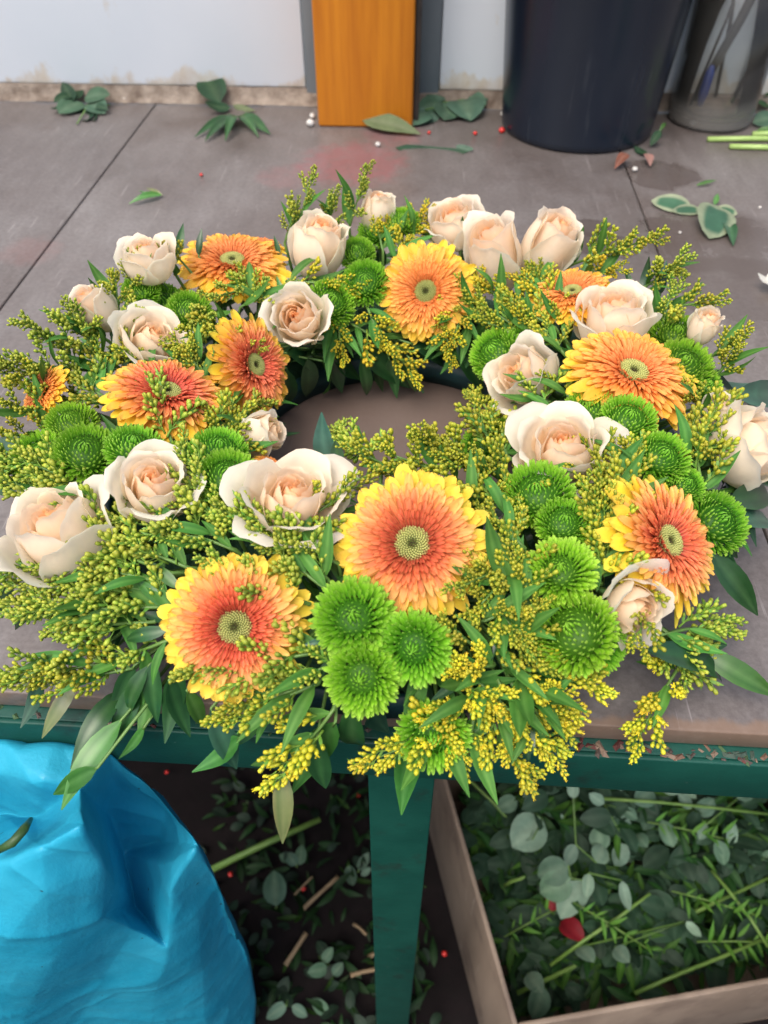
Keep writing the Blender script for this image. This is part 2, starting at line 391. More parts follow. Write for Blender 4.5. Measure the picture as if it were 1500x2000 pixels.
for i, (a, r1, r2, wd, mm, lab) in enumerate(((2.6, .45, .75, .007, dst, 'thick dark wet stem leaning inside the dirty glass vase'), (1.2, .5, -.5, .003, dst, 'thin dark stem crossing inside the dirty glass vase'), (3.4, .6, .1, .0022, dst, 'thinnest dark stem standing inside the dirty glass vase'), (.2, .5, .95, .004, dst, 'dark stem resting against the outer side inside the glass vase'))):
    p0 = V(math.cos(a)*r1*vr, math.sin(a)*r1*vr, .024); p1 = V(r2*vr*1.2, -.01, .34 if i < 3 else .28)
    mb = MB(); mb.add(*tube([p0, p0.lerp(p1, .35)+V(.003, 0, 0), p0.lerp(p1, .7)+V(-.002, .002, 0), p1], [wd*.9, wd, wd, wd*.8], 10))
    mb.v = [vm_ @ p for p in mb.v]
    single('cut_stem', mb, mm, lab, 'stem', 'stems in the glass vase', loc=vm_ @ p0)
mb = MB(); p0 = V(-vr*.45, -vr*.45, .03); p1 = p0+V(.004, .004, .055); mb.add(*tube([p0, p0.lerp(p1, .3), p0.lerp(p1, .8), p1], [.004, .0075, .007, .003], 12)); mb.v = [vm_ @ p for p in mb.v]
single('plastic_tag', mb, blu, 'dark blue plastic stick standing inside the dirty glass vase', 'plastic stick', loc=vm_ @ p0)

# ------------------------------------------------------------------ wreath base
foam = thing('wreath_base', 'green foam ring in a teal tray under all the flowers', 'wreath base', Matrix.Translation(WC))
mb = MB(); prof = [(RM-.046, .012), (RM-.046, .032), (RM-.038, .045), (RM-.018, .052), (RM+.018, .052), (RM+.038, .045), (RM+.046, .032), (RM+.046, .012)]
mb.add(*lathe(prof, 72)); link('foam_ring', mb.mesh('foam_ring', M['foam']), foam)
mb = MB(); prof = [(RM-.05, .024), (RM-.056, .025), (RM-.056, .001), (RM+.056, .001), (RM+.056, .025), (RM+.05, .024), (RM+.05, .009), (RM-.05, .009), (RM-.05, .024)]
mb.add(*lathe(prof, 72)); link('tray', mb.mesh('tray', M['tray']), foam)

# ------------------------------------------------------------------ gerberas
def petal_shape(L, Wd, arch, droop, cup, tip=.78, notch=.04):
    def fn(v, u):
        wv = Wd/2*(.38+.62*ss(0, .62, v))
        if v > tip: wv *= max(.12, math.sqrt(max(.0, 1-((v-tip)/(1.0-tip))**2)))
        x = L*(v - notch*max(0, 1-abs(u)*1.6)*ss(.85, 1, v))
        return V(x, wv*u, L*(arch*math.sin(PI*v) - droop*v*v) + cup*Wd*u*u*(.3+.7*v))
    return fn
# row: count, inner radius, length, width, lift angle, height, arch, droop, cup
ROWS = [(30, .22, .80, .21, -5, .00, .05, .07, .14), (32, .21, .75, .185, 1, .03, .05, .07, .16), (42, .19, .64, .115, 7, .05, .05, .05, .22), (48, .19, .555, .088, 12, .07, .05, .05, .3),
        (50, .19, .47, .07, 18, .085, .05, .05, .36), (50, .185, .375, .058, 24, .10, .04, .04, .42), (48, .18, .28, .048, 32, .112, .03, .02, .45), (42, .175, .18, .04, 46, .118, .03, .0, .5)]
PAL = {'warm': [((.82, .50, .02), (.93, .70, .05)), ((.80, .42, .02), (.93, .66, .06)), ((.68, .20, .02), (.92, .52, .12)), ((.60, .11, .02), (.91, .43, .13)),
                ((.52, .05, .02), (.89, .30, .10)), ((.46, .028, .02), (.86, .21, .09)), ((.40, .018, .02), (.82, .15, .075)), ((.34, .012, .018), (.72, .11, .06))],
       'gold': [((.82, .46, .02), (.93, .68, .04)), ((.80, .36, .018), (.92, .56, .05)), ((.74, .24, .015), (.91, .46, .07)), ((.72, .19, .015), (.90, .42, .085)),
                ((.70, .17, .016), (.89, .38, .09)), ((.67, .145, .018), (.88, .35, .095)), ((.64, .12, .02), (.86, .32, .095)), ((.60, .10, .025), (.82, .28, .08))],
       'coral': [((.82, .46, .02), (.93, .66, .04)), ((.76, .30, .018), (.91, .52, .06)), ((.68, .16, .018), (.90, .40, .09)), ((.62, .10, .022), (.89, .34, .11)),
                ((.56, .06, .024), (.87, .25, .10)), ((.52, .042, .026), (.85, .20, .095)), ((.48, .032, .03), (.82, .16, .09)), ((.44, .026, .03), (.76, .13, .08))]}
GP = {}
def gerbera_petals(pal):
    if pal in GP: return GP[pal]
    rows = []
    for k, (n, r0, L, Wd, el, z, ar, dr, cu) in enumerate(ROWS):
        c0, c1 = PAL[pal][k]; vs_ = []
        for q in range(4):
            fn = petal_shape(L*random.uniform(.93, 1.04), Wd*random.uniform(.88, 1.1), ar+random.uniform(-.025, .035), dr+random.uniform(-.04, .05), cu*random.uniform(.5, 1.4), random.uniform(.7, .82), random.uniform(0, .07))
            tw = random.uniform(-.12, .12); e_ = lerp(c1, (.95, .68, .25), .35)
            def cf(v, u, c0=c0, c1=c1, e_=e_, k=k):
                c = lerp(c0, c1, ss(.2, .95, v)); c = lerp(c, e_, max(ss(.45, 1, abs(u))*(.35 if k < 2 else .7 if k < 4 else .5), ss(.9, 1, v)*.6)); c = lerp(c, c0, .22*(.5+.5*math.cos(u*9))*(1-v))
                return lerp(c, c0, .25*(1-abs(u))*ss(0, .5, v)*(1-v))
            def fn2(v, u, fn=fn, tw=tw):
                p = fn(v, u); return V(p.x, p.y, p.z + tw*p.y*v)
            mb = MB(); mb.add(*grid(6, 4, fn2, cf, 1.7)); vs_.append(mb)
        rows.append(vs_)
    GP[pal] = (rows, [[mb.mesh('petal', M['petal']) for mb in r] for r in rows]); return GP[pal]
DISC = {}
def gerbera_disc(dark):
    if dark in DISC: return DISC[dark]
    mb = MB()
    DR = .205
    def dome(r): return .12 + .06*math.sqrt(max(0, 1-(r/DR)**2)) - .05*math.exp(-(r/.06)**2)
    vs, fs, cs = lathe([(.001, dome(0)-.01)]+[(DR*k/8, dome(DR*k/8)-.012) for k in range(1, 9)]+[(.2, .02)], 20, (.12, .16, .03)); mb.add(vs, fs, cs)
    n = 190
    for k in range(n):
        r = (DR+.002)*math.sqrt((k+.5)/n); a = k*2.39996; f = r/(DR+.002)
        s = .0105+.006*f; h = .03+.025*f
        ctr = V(r*math.cos(a), r*math.sin(a), dome(r)-.012)
        ax = V(math.cos(a)*f*.35, math.sin(a)*f*.35, 1).normalized()
        mt = Matrix.Translation(ctr) @ ax.to_track_quat('Z', 'Y').to_matrix().to_4x4()
        c = lerp((.035, .012, .012), (.10, .07, .025), ss(.05, .2, f)) if f < .2 else lerp((.18, .19, .045), (.56, .60, .20), ss(.2, .4, f))
        if f > .80: c = lerp(c, (.30, .12, .06) if dark else (.42, .36, .09), .75 if random.random() < .7 else .2)
        v1, f1, _ = lathe([(s*.7, 0), (s, h*.5), (s*.75, h*.9), (s*.2, h)], 6, None, False, True)
        mb.add(v1, f1, [c]*12+[lerp(c, (.55, .52, .16), .45 if f > .35 else .05)]*12, mt)
    DISC[dark] = mb.mesh('disc', M['petal']); return DISC[dark]
def gerbera(px, py, size, tilt, ang, pal, label, rows_single=3, sink=.0, p=None, spin=None):
    if p is None: p, _ = hit(px, py)
    p = lift(p, sink)
    R = size*1.06/2/FPX*depth(p)
    n = facing(p, tilt, ang)
    mtx = Matrix.Translation(p) @ n.to_track_quat('Z', 'Y').to_matrix().to_4x4() @ Matrix.Rotation(spin if spin is not None else random.uniform(0, 6.28), 4, 'Z') @ Matrix.Scale(R, 4)
    root = thing('gerbera', label, 'gerbera', mtx, 'orange gerberas of the wreath')
    rows, meshes = gerbera_petals(pal); inner = MB()
    for k, (cnt, r0, L, Wd, el, z, *_r) in enumerate(ROWS):
        off = random.uniform(0, 6.28); wob = random.uniform(0, 3)
        for i in range(cnt):
            if k < 2 and random.random() < .05: continue          # a few rim petals are missing
            a = off + 2*PI*(i+random.uniform(-.22, .22))/cnt; q = random.randrange(4)
            mt = Matrix.Rotation(a, 4, 'Z') @ Matrix.Translation((r0*random.uniform(.93, 1.05), 0, z+random.uniform(-.008, .012))) @ Matrix.Rotation(-math.radians(el+wob*math.sin(a*2+off)+random.uniform(-4.5, 6)), 4, 'Y') @ Matrix.Rotation(random.uniform(-.32, .32), 4, 'X') @ Matrix.Scale(random.uniform(.9, 1.06), 4)
            if k < rows_single: link('petal', meshes[k][q], root, mt)
            else: b = rows[k][q]; inner.add(b.v, b.f, b.c, mt)
    if inner.v: tag(link('inner_petals', inner.mesh('inner_petals', M['petal']), root), None, None, None, 'stuff')
    tag(link('disc', gerbera_disc(pal == 'warm'), root), None, None, None, 'stuff')
    cal = MB(); cal.add(*lathe([(.03, -.2), (.1, -.16), (.2, -.08), (.3, .0), (.3, .05)], 14)); link('calyx', cal.mesh('calyx', M['stem']), root)
    stem_to(root, mtx, core(p), .003, -.19)
    return root
GER = [  # px, py, size, tilt, direction the face leans to, palette, label, single rows, lift, short name
 (806, 1066, 306, 12, 100, 'warm', 'large orange gerbera with red heart facing forward, at the front centre', 5, .006, 'front centre gerbera'),
 (462, 1222, 296, 10, 215, 'warm', 'orange gerbera with yellow rim lowest in the ring, crossed by two goldenrod sprigs', 5, .004, 'lowest gerbera'),
 (1290, 1062, 292, 53, 20, 'warm', 'orange gerbera turned sideways to the right with a red heart seen edge-on', 5, .0, 'sideways gerbera'),
 (1230, 738, 262, 50, 65, 'gold', 'orange and yellow gerbera tilted back beside three green chrysanthemums, right side', 3, .004, 'right tilted gerbera'),
 (833, 572, 194, 14, 120, 'gold', 'round golden orange gerbera with dark centre facing the camera across the hole', 3, .004, 'far round gerbera'),
 (455, 522, 214, 56, 92, 'gold', 'flat orange gerbera facing up between two cream roses at the back left', 3, .004, 'back flat gerbera'),
 (488, 716, 206, 46, 18, 'coral', 'orange gerbera on the inner left slope facing into the hole', 3, .003, 'inner left gerbera'),
 (325, 778, 240, 53, 80, 'coral', 'orange gerbera facing up with a goldenrod sprig standing across it, left side', 3, .004, 'upfacing left gerbera'),
 (1118, 580, 176, 56, 95, 'gold', 'orange gerbera half hidden behind the large cream rose at the back right', 3, .0, 'half hidden gerbera'),
 (500, 487, 110, 74, 90, 'gold', 'small yellow gerbera peeping out behind the back flat orange gerbera', 2, -.02, 'peeping yellow gerbera'),
 (88, 768, 125, 64, 150, 'gold', 'small orange gerbera turned away at the far left edge', 2, -.004, 'turned away gerbera'),
 (530, 915, 84, 66, 60, 'gold', 'yellow gerbera mostly buried behind the large front rose', 2, -.02, 'buried gerbera'),
]
REFS = []
for px, py, s, ti, an, pal, lab, rs, sk, ref in GER:
    gerbera(px, py, s, ti, an, pal, lab, rs, sk); REFS.append((px, py, ref))

# ------------------------------------------------------------------ roses
ROSE = {}
def bez(p, t): a = 1-t; return p[0]*a**3 + 3*p[1]*a*a*t + 3*p[2]*a*t*t + p[3]*t**3
def rose_petals(kind, seed):
    """petals of one rose, opening along +Z: tight spiral heart, wrapping middle petals, rolled outer petals"""
    if (kind, seed) in ROSE: return ROSE[(kind, seed)]
    rnd = random.Random(seed*31 + {'bud': 1, 'half': 2, 'open': 3}[kind]*7)
    # count, radius at the belly, radius at the top, height, half angle, lip roll, lip length
    lay = {'bud': [(4, .15, .07, 1.36, 1.9, .25, .05), (4, .25, .17, 1.38, 1.55, .6, .07), (4, .34, .31, 1.34, 1.35, 1.3, .12), (3, .40, .43, 1.24, 1.25, 1.7, .18)],
           'half': [(4, .13, .06, 1.08, 1.9, .25, .05), (4, .22, .15, 1.10, 1.6, .6, .07), (5, .34, .29, 1.10, 1.25, 1.1, .11), (5, .45, .48, 1.02, 1.1, 1.7, .20), (4, .54, .70, .86, 1.0, 2.0, .26)],
           'open': [(4, .12, .05, .90, 1.9, .25, .05), (5, .22, .15, .92, 1.5, .5, .06), (5, .33, .28, .92, 1.2, .8, .09), (5, .46, .46, .88, 1.05, 1.3, .15), (5, .58, .74, .76, .92, 1.6, .24), (4, .66, .96, .56, .85, 1.7, .30)]}[kind]
    out = []; a0 = rnd.uniform(0, 6.28); nl = len(lay)
    for li, (n, rm, rt, h, ha, roll, lip) in enumerate(lay):
        t = li/(nl-1); a0 += .7
        for i in range(n):
            th0 = a0 + 2*PI*i/n + rnd.uniform(-.16, .16)*(.4+t)
            k1, k2 = rnd.uniform(.95, 1.06), rnd.uniform(.9, 1.12)
            pr = (.05, rm*1.22*k1, rm*1.24*k1, rt*k2); hz = h*rnd.uniform(.95, 1.04); pz = (0, .06*hz, .62*hz, hz*.94)
            rl = roll*rnd.uniform(.6, 1.3); lp = lip*rnd.uniform(.75, 1.3); ph = rnd.uniform(0, 40); skew = rnd.uniform(-.12, .12)
            spiral = .05*(1-t)**.5 + .03
            def fn(v, u, th0=th0, pr=pr, pz=pz, rl=rl, lp=lp, ph=ph, ha=ha, t=t, spiral=spiral, skew=skew, rm=rm):
                ua = abs(u); vm = 1 - .30*ua**2.6 + skew*u*.5
                vv = min(v*vm, 1)
                b = min(1, vv/.8); rho, z = bez(pr, b), bez(pz, b)
                if vv > .8:
                    k = (vv-.8)/.2
                    dr, dz = bez(pr, 1)-bez(pr, .97), bez(pz, 1)-bez(pz, .97); an = math.atan2(dz, dr)
                    for q in range(6):
                        f = (q+.5)/6*k; a = an - rl*(.55+.75*ua*ua)*f*1.25
                        rho += math.cos(a)*lp*k/6; z += math.sin(a)*lp*k/6
                side = ss(.6, 1, ua)*ss(.35, .85, v)*t; rho += .10*side*(1+.5*skew*8*u)
                wv = ha*(.34+.66*ss(0, .5, v))*(1-.22*ss(.6, 1, v))
                th = th0 + wv*u
                rho += spiral*u*(.4+.6*v)
                nz = noise.noise(V(math.cos(th)*1.6+ph, math.sin(th)*1.6, z*1.7)); rho += (.012+.05*t)*nz*(.3+v)
                e = ss(.72, 1, v); z += (.006+.028*t)*noise.noise(V(th*3.1, ph, 1))*e*2; rho += (.004+.022*t)*math.sin(u*9+ph)*e
                return V(rho*math.cos(th), rho*math.sin(th), z)
            ci = (.97, .62, .33); cm = (.97, .77, .55); co = (.97, .87, .70)
            base = lerp(ci, cm, ss(0, .45, t)); base = lerp(base, co, ss(.5, 1, t))
            wh = rnd.uniform(.4, .9)
            def cf(v, u, base=base, t=t, wh=wh):
                c = lerp(base, (.97, .92, .80), wh*.75*ss(.55, 1, v)*ss(.3, .8, t)); c = lerp((.80, .83, .45), c, ss(.0, .28+.12*t, v))
                return lerp(c, (.90, .92, .75), .55*ss(.7, 1, abs(u))*ss(.5, 1, t))
            mb = MB(); mb.add(*grid(11, 10, fn, cf, 1.25)); out.append(mb.mesh('petal', M['rose']))
    sep = []
    for k in range(5):
        mb = MB(); mb.add(*grid(4, 2, lambda v, u: V(.08+.40*v*(1-.25*v), u*.09*(1-v)**.7*(.6+.8*v), -.02-.05*v - .30*v*v), lambda v, u: (.06, .16, .03))); sep.append(mb.mesh('sepal', M['dullleaf']))
    ROSE[(kind, seed)] = (out, sep); return ROSE[(kind, seed)]
def rose(px, py, size, tilt, ang, kind, seed, label, sink=0.0, spin=None, p=None, zs=1.0):
    if p is None: p, _ = hit(px, py)
    p = lift(p, sink+.008)
    R = size*1.05/2/FPX*depth(p)
    k_ = {'bud': .52, 'half': .80, 'open': 1.05}[kind]; s = R/k_
    hh = {'bud': .72, 'half': .68, 'open': .6}[kind]*zs
    n = facing(p, tilt, ang)
    mtx = Matrix.Translation(p) @ n.to_track_quat('Z', 'Y').to_matrix().to_4x4() @ Matrix.Rotation(spin if spin is not None else random.uniform(0, 6.28), 4, 'Z') @ Matrix.Diagonal((s, s, s*zs, 1)) @ Matrix.Translation((0, 0, -hh/zs))
    root = thing('rose', label, 'rose', mtx, 'cream and peach roses of the wreath')
    pet, sep = rose_petals(kind, seed)
    for me in pet: link('petal', me, root)
    for j, me in enumerate(sep): link('sepal', me, root, Matrix.Rotation(j*1.257, 4, 'Z'))
    stem_to(root, mtx, core(p), .0026, -.03)
    return root
ROS = [ # px, py, width, tilt, lean direction, kind, variant, label, lift, short name, height stretch
 (288, 505, 112, 62, 100, 'half', 1, 'cream rose at the back left behind a bunch of chrysanthemums', .0, 'back left rose', 1),
 (190, 605, 76, 66, 130, 'bud', 2, 'small cream rosebud sticking out at the outer left back', -.005, 'outer left bud', .9),
 (298, 660, 152, 48, 62, 'open', 1, 'peach rose with wide curled outer petals above the upfacing left gerbera', .004, 'curled left rose', 1),
 (582, 620, 122, 22, 130, 'half', 2, 'cream rose facing the camera with a round peach centre, inner back left', .006, 'round centred rose', 1),
 (622, 485, 106, 60, 75, 'bud', 1, 'upright cream rose with a folded peach petal beside the back flat gerbera', .006, 'upright back rose', .85),
 (735, 415, 62, 70, 80, 'bud', 2, 'small pale rosebud at the very back behind green chrysanthemums', -.01, 'rearmost bud', .9),
 (888, 436, 124, 60, 105, 'half', 3, 'frilled pale rose at the very back above the far round gerbera', .0, 'frilled back rose', .9),
 (968, 500, 108, 54, 110, 'bud', 3, 'tall peach rosebud just right of the far round gerbera', .008, 'tall peach bud', 1.0),
 (1068, 484, 104, 60, 60, 'bud', 1, 'tall peach rosebud outermost of the two tall buds', .004, 'outer tall bud', 1.0),
 (1198, 620, 158, 60, 88, 'half', 1, 'big pale rose with broad outer petals hiding a gerbera, back right', .006, 'big pale rose', .95),
 (1022, 735, 142, 46, 150, 'half', 2, 'pinkish rose on the inner right slope leaning toward the hole', .004, 'leaning inner rose', 1),
 (1374, 640, 58, 62, 60, 'bud', 2, 'small white rosebud at the outer right back edge', -.002, 'outer right bud', .9),
 (1100, 872, 205, 42, 84, 'open', 2, 'wide open peach rose with a spiral heart right of the hole', .010, 'wide open rose', 1),
 (1400, 805, 64, 60, 70, 'bud', 1, 'small crumpled white rose beside the largest edge rose', -.002, 'crumpled white rose', .8),
 (1462, 868, 175, 72, 20, 'half', 3, 'pinkish white rose cut off by the right edge of the photo', .004, 'right edge rose', 1),
 (1242, 1190, 172, 55, 330, 'open', 3, 'loose cream rose with folded petals under the sideways gerbera', .0, 'loose folded rose', 1),
 (300, 950, 160, 36, 95, 'half', 4, 'cream rose with a tight spiral heart between left chrysanthemums and sprigs', .006, 'tight spiral rose', 1),
 (570, 972, 224, 44, 86, 'open', 4, 'large cream rose spread wide just left of the front centre gerbera', .010, 'spread front rose', 1),
 (118, 1038, 215, 58, 130, 'half', 2, 'large pale rose seen from its side at the lower left edge', .022, 'side view rose', 1),
 (500, 850, 84, 60, 20, 'bud', 4, 'peach rose peeping out from goldenrod toward the hole, left of it', -.004, 'peeping peach rose', .9),
]
for px, py, s, ti, an, kd, sd_, lab, sk, ref, zs in ROS:
    rose(px, py, s, ti, an, kd, sd_, lab, sk, None, None, zs); REFS.append((px, py, ref))

# ------------------------------------------------------------------ green chrysanthemums
def chrys_petal(L, Wd, curl, q):
    def fn(v, u):
        wv = Wd/2*(.55+.45*ss(0, .5, v))*(1 if v < .7 else max(.15, math.sqrt(max(0, 1-((v-.7)/.3)**2))))
        return V(L*v, wv*u, L*(curl*v*v) + .32*Wd*u*u*(.4+v))
    def cf(v, u):
        c = lerp((.08, .31, .008), (.29, .62, .025) if q < 9 else (.15, .42, .015), ss(.05, .75, v)); c = lerp(c, (.58, .86, .15) if q < 9 else (.28, .6, .05), ss(.65, 1, v)*.85)
        return lerp(c, (.42, .66, .1), .22*abs(u))
    mb = MB(); mb.add(*grid(5, 2, fn, cf, 1.6)); return mb
CP = [[chrys_petal(.31*random.uniform(.9, 1.1), .1*random.uniform(.9, 1.12), c, q+(9 if c == .55 else 0)) for q in range(3)] for c in (.55, .35, .12, -.12)]
CPL = [[chrys_petal(.44*random.uniform(.9, 1.1), .1*random.uniform(.9, 1.12), c, q+(9 if c == .5 else 0)) for q in range(3)] for c in (.5, .25, .05, -.2)]
CPm = [[b.mesh('petal', M['chrys']) for b in r] for r in CP]; CPLm = [[b.mesh('petal', M['chrys']) for b in r] for r in CPL]
def chrys_layout(kind, seed):
    rnd = random.Random(seed); n = 340 if kind == 'button' else 300; out = []
    flat = .78 if kind == 'button' else .66
    for k in range(n):
        f = (k+.5)/n; th = math.radians(108)*f**.55; a = k*2.39996+rnd.uniform(-.08, .08)
        nr = V(math.sin(th)*math.cos(a), math.sin(th)*math.sin(a), math.cos(th))
        rb = .74 if kind == 'button' else .6
        p = V(nr.x*rb, nr.y*rb, nr.z*rb*flat)
        if th < .55: p.z -= .10*(1-th/.55)
        out_ = V(math.cos(a), math.sin(a), 0)
        d = (nr*1.0 + out_*(.12 if th > .5 else -.35*(1-th)) + V(0, 0, .30) + V(rnd.uniform(-.13, .13), rnd.uniform(-.13, .13), rnd.uniform(-.13, .13))).normalized()
        sc = (.48+.62*ss(0, .45, f))*rnd.uniform(.88, 1.08)
        zh = (V(0, 0, 1) - out_*.4) if th > .35 else -out_
        row = 0 if f < .13 else 1 if f < .5 else 2 if f < .8 else 3
        out.append((Matrix.Translation(p) @ frame(d, zh) @ Matrix.Scale(sc, 4), row, rnd.randrange(3), f))
    return out
CL = {}; CM = {}
for kind in ('button', 'spiky'):
    for sd_ in range(3):
        lay = chrys_layout(kind, sd_+5); CL[kind, sd_] = lay; src = CP if kind == 'button' else CPL
        for lim, key in ((2, 'all'), (.82, 'inner')):
            mb = MB()
            r0 = .70 if kind == 'button' else .55; fl = .78 if kind == 'button' else .66
            mb.add(*lathe([(.001, r0*fl*.82)]+[(r0*math.sin(x), r0*fl*math.cos(x)*.92) for x in (.35, .7, 1.05, 1.4, 1.8, 2.2)]+[(.05, -.5)], 14, (.05, .17, .008)))
            for mt, row, q, f in lay:
                if f < lim: b = src[row][q]; mb.add(b.v, b.f, b.c, mt)
            CM[kind, sd_, key] = mb.mesh('petals', M['chrys'])
def chrys(px, py, r, tilt, ang, kind, label, big=False, sink=0.0):
    p, _ = hit(px, py); p = lift(p, sink); R = r*1.12/FPX*depth(p); n = facing(p, tilt, ang); sd_ = random.randrange(3)
    mtx = Matrix.Translation(p) @ n.to_track_quat('Z', 'Y').to_matrix().to_4x4() @ Matrix.Rotation(random.uniform(0, 6.28), 4, 'Z') @ Matrix.Scale(R, 4) @ Matrix.Translation((0, 0, -.18))
    root = thing('chrysanthemum', label, 'chrysanthemum', mtx, 'green button chrysanthemums of the wreath')
    tag(link('petal_dome', CM[kind, sd_, 'inner' if big else 'all'], root), None, None, None, 'stuff')
    if big:
        ms = CPm if kind == 'button' else CPLm
        for mt, row, q, f in CL[kind, sd_]:
            if f >= .82: link('petal', ms[row][q], root, mt)
    stem_to(root, mtx, core(p), .0018, -.4)
B, S = 'button', 'spiky'
CHR = [ # px, py, radius, tilt, lean, kind, label, big, lift, short name
 (275, 566, 33, 50, 95, B, 'smallest green chrysanthemum of the back left bunch, uppermost', 0, 0, ''),
 (312, 594, 43, 45, 100, B, 'largest green chrysanthemum of the back left bunch, in its middle', 0, .004, 'back left chrysanthemums'),
 (370, 606, 40, 45, 80, B, 'green chrysanthemum of the back left bunch closest to the hole', 0, 0, ''),
 (714, 550, 42, 35, 95, B, 'round green chrysanthemum touching the left rim of the far round gerbera', 0, .004, 'round far chrysanthemum'),
 (648, 590, 44, 40, 60, B, 'green chrysanthemum behind the round centred rose, under a sprig', 0, 0, ''),
 (697, 492, 32, 50, 95, B, 'green chrysanthemum right of the upright back rose', 0, 0, ''),
 (740, 448, 36, 55, 95, B, 'green chrysanthemum below the rearmost small rosebud', 0, 0, 'back chrysanthemum'),
 (787, 432, 32, 58, 90, B, 'green chrysanthemum left of the frilled back rose', 0, 0, ''),
 (966, 688, 47, 45, 130, B, 'green chrysanthemum above the leaning inner rose on the hole side', 0, .002, 'hole side chrysanthemum'),
 (1018, 668, 36, 50, 100, B, 'green chrysanthemum half hidden above the leaning inner rose', 0, -.006, ''),
 (1320, 652, 44, 50, 70, B, 'green chrysanthemum below the small outer right rosebud', 0, 0, ''),
 (1336, 712, 52, 48, 60, B, 'round green chrysanthemum right of the right tilted gerbera', 0, .002, 'outer right chrysanthemum'),
 (1378, 752, 34, 55, 30, B, 'small green chrysanthemum outermost on the right side', 0, -.004, ''),
 (138, 826, 46, 50, 110, B, 'green chrysanthemum standing behind the two large left ones', 0, .016, ''),
 (78, 890, 52, 46, 120, B, 'green chrysanthemum nearest the left edge', 0, .018, 'left edge chrysanthemum'),
 (168, 882, 56, 40, 95, B, 'large green chrysanthemum in the left cluster, its front one', 0, .018, 'large left chrysanthemum'),
 (262, 872, 50, 55, 90, B, 'flattened green chrysanthemum tucked above the tight spiral rose', 0, .012, ''),
 (428, 878, 50, 52, 88, B, 'flattened green chrysanthemum under the inner left gerbera', 0, .004, ''),
 (446, 932, 58, 40, 90, B, 'green chrysanthemum between tight spiral rose and spread front rose', 1, .006, 'middle left chrysanthemum'),
 (350, 888, 30, 50, 90, B, 'small green chrysanthemum peeping beside the tight spiral rose', 0, -.006, ''),
 (1150, 800, 48, 48, 100, B, 'green chrysanthemum directly above the wide open rose', 0, .004, 'upper right chrysanthemum'),
 (1228, 818, 50, 46, 70, B, 'green chrysanthemum just under the rim of the right tilted gerbera', 0, .004, ''),
 (1294, 892, 50, 44, 50, B, 'green chrysanthemum between right edge rose and sideways gerbera', 0, .002, 'mid right chrysanthemum'),
 (938, 868, 40, 45, 140, B, 'green chrysanthemum on the hole edge left of the wide open rose', 0, -.004, 'hole edge chrysanthemum'),
 (992, 838, 28, 45, 120, B, 'tiny green chrysanthemum touching the left petal of the wide open rose', 0, -.008, ''),
 (1338, 946, 38, 50, 40, B, 'shaded green chrysanthemum behind the sideways gerbera', 0, -.008, ''),
 (1050, 962, 62, 36, 96, B, 'rounded green chrysanthemum directly below the wide open rose', 1, .006, 'rounded green chrysanthemum'),
 (1102, 1020, 48, 34, 70, B, 'second in the column of four green chrysanthemums right of front gerbera', 1, .002, ''),
 (1094, 1112, 62, 26, 95, S, 'pale green ragged chrysanthemum third in the column of four', 1, .006, 'ragged chrysanthemum'),
 (1118, 1232, 74, 30, 130, B, 'biggest green chrysanthemum at the lower right, its left half', 1, .008, 'biggest chrysanthemum'),
 (1166, 1262, 56, 42, 320, B, 'green chrysanthemum fused to the right of the biggest one', 1, -.004, ''),
 (1404, 1018, 56, 48, 30, B, 'green chrysanthemum right of the sideways gerbera at the outer edge', 1, .0, 'outer chrysanthemum'),
 (690, 1204, 72, 16, 110, S, 'bright green chrysanthemum touching the lower rim of the front centre gerbera', 1, .006, 'bright front chrysanthemum'),
 (808, 1268, 66, 16, 240, S, 'pale green spidery chrysanthemum below the front centre gerbera', 1, .008, 'spidery chrysanthemum'),
 (706, 1326, 66, 14, 230, S, 'lowest full green chrysanthemum of the front trio', 1, .008, 'lowest chrysanthemum'),
 (846, 1440, 66, 30, 270, S, 'green chrysanthemum hanging over the table edge behind yellow buds', 1, .002, 'hanging chrysanthemum'),
]
for px, py, r, ti, an, kd, lab, big, sk, ref in CHR:
    chrys(px, py, r, ti, an, kd, lab, bool(big), sk)
    if ref: REFS.append((px, py, ref))

# ------------------------------------------------------------------ goldenrod
BUDC = {'green': ((.16, .31, .025), (.36, .46, .045), (.52, .51, .055)), 'olive': ((.16, .29, .02), (.39, .42, .03), (.57, .48, .025)),
        'yellow': ((.28, .40, .03), (.64, .60, .035), (.82, .66, .025)), 'gold': ((.28, .32, .02), (.56, .47, .02), (.70, .52, .018))}
def bud(mb, p, d, s, cs, opened=False):
    c0, c1, c2 = cs; k = random.uniform(-.5, .5)
    c1 = lerp(c1, c0 if k < 0 else c2, abs(k)); f = random.uniform(.8, 1.15); c1 = tuple(x*f for x in c1)
    prof = [(s*.16, 0), (s*.41, s*.4), (s*.49, s*.85), (s*.43, s*1.22), (s*.29, s*1.4)]
    cc = [c0, lerp(c0, c1, .6), c1, lerp(c1, c2, .5), lerp(c1, (.25, .28, .03), .3)]
    vs, fs, _ = lathe(prof, 5)
    cols = [c for c in cc for _k in range(5)]
    vs.append(V(0, 0, s*(1.42 if not opened else 1.65))); cols.append(c2 if not opened else (.85, .60, .02))
    fs += [(20+k, 20+(k+1) % 5, 25) for k in range(5)]
    q = d.to_track_quat('Z', 'Y').to_matrix().to_4x4()
    mb.add(vs, fs, cols, Matrix.Translation(p) @ q)
    if opened:
        for k in range(5):
            mt = Matrix.Translation(p) @ q @ Matrix.Rotation(k*1.257, 4, 'Z') @ Matrix.Translation((s*.18, 0, s*1.4)) @ Matrix.Rotation(-random.uniform(.5, 1.2), 4, 'Y')
            mb.add(*grid(2, 1, lambda v, u: V(s*.6*v, s*.13*u, 0), lambda v, u: (.9, .68, .03)), mt)
CLU = {}
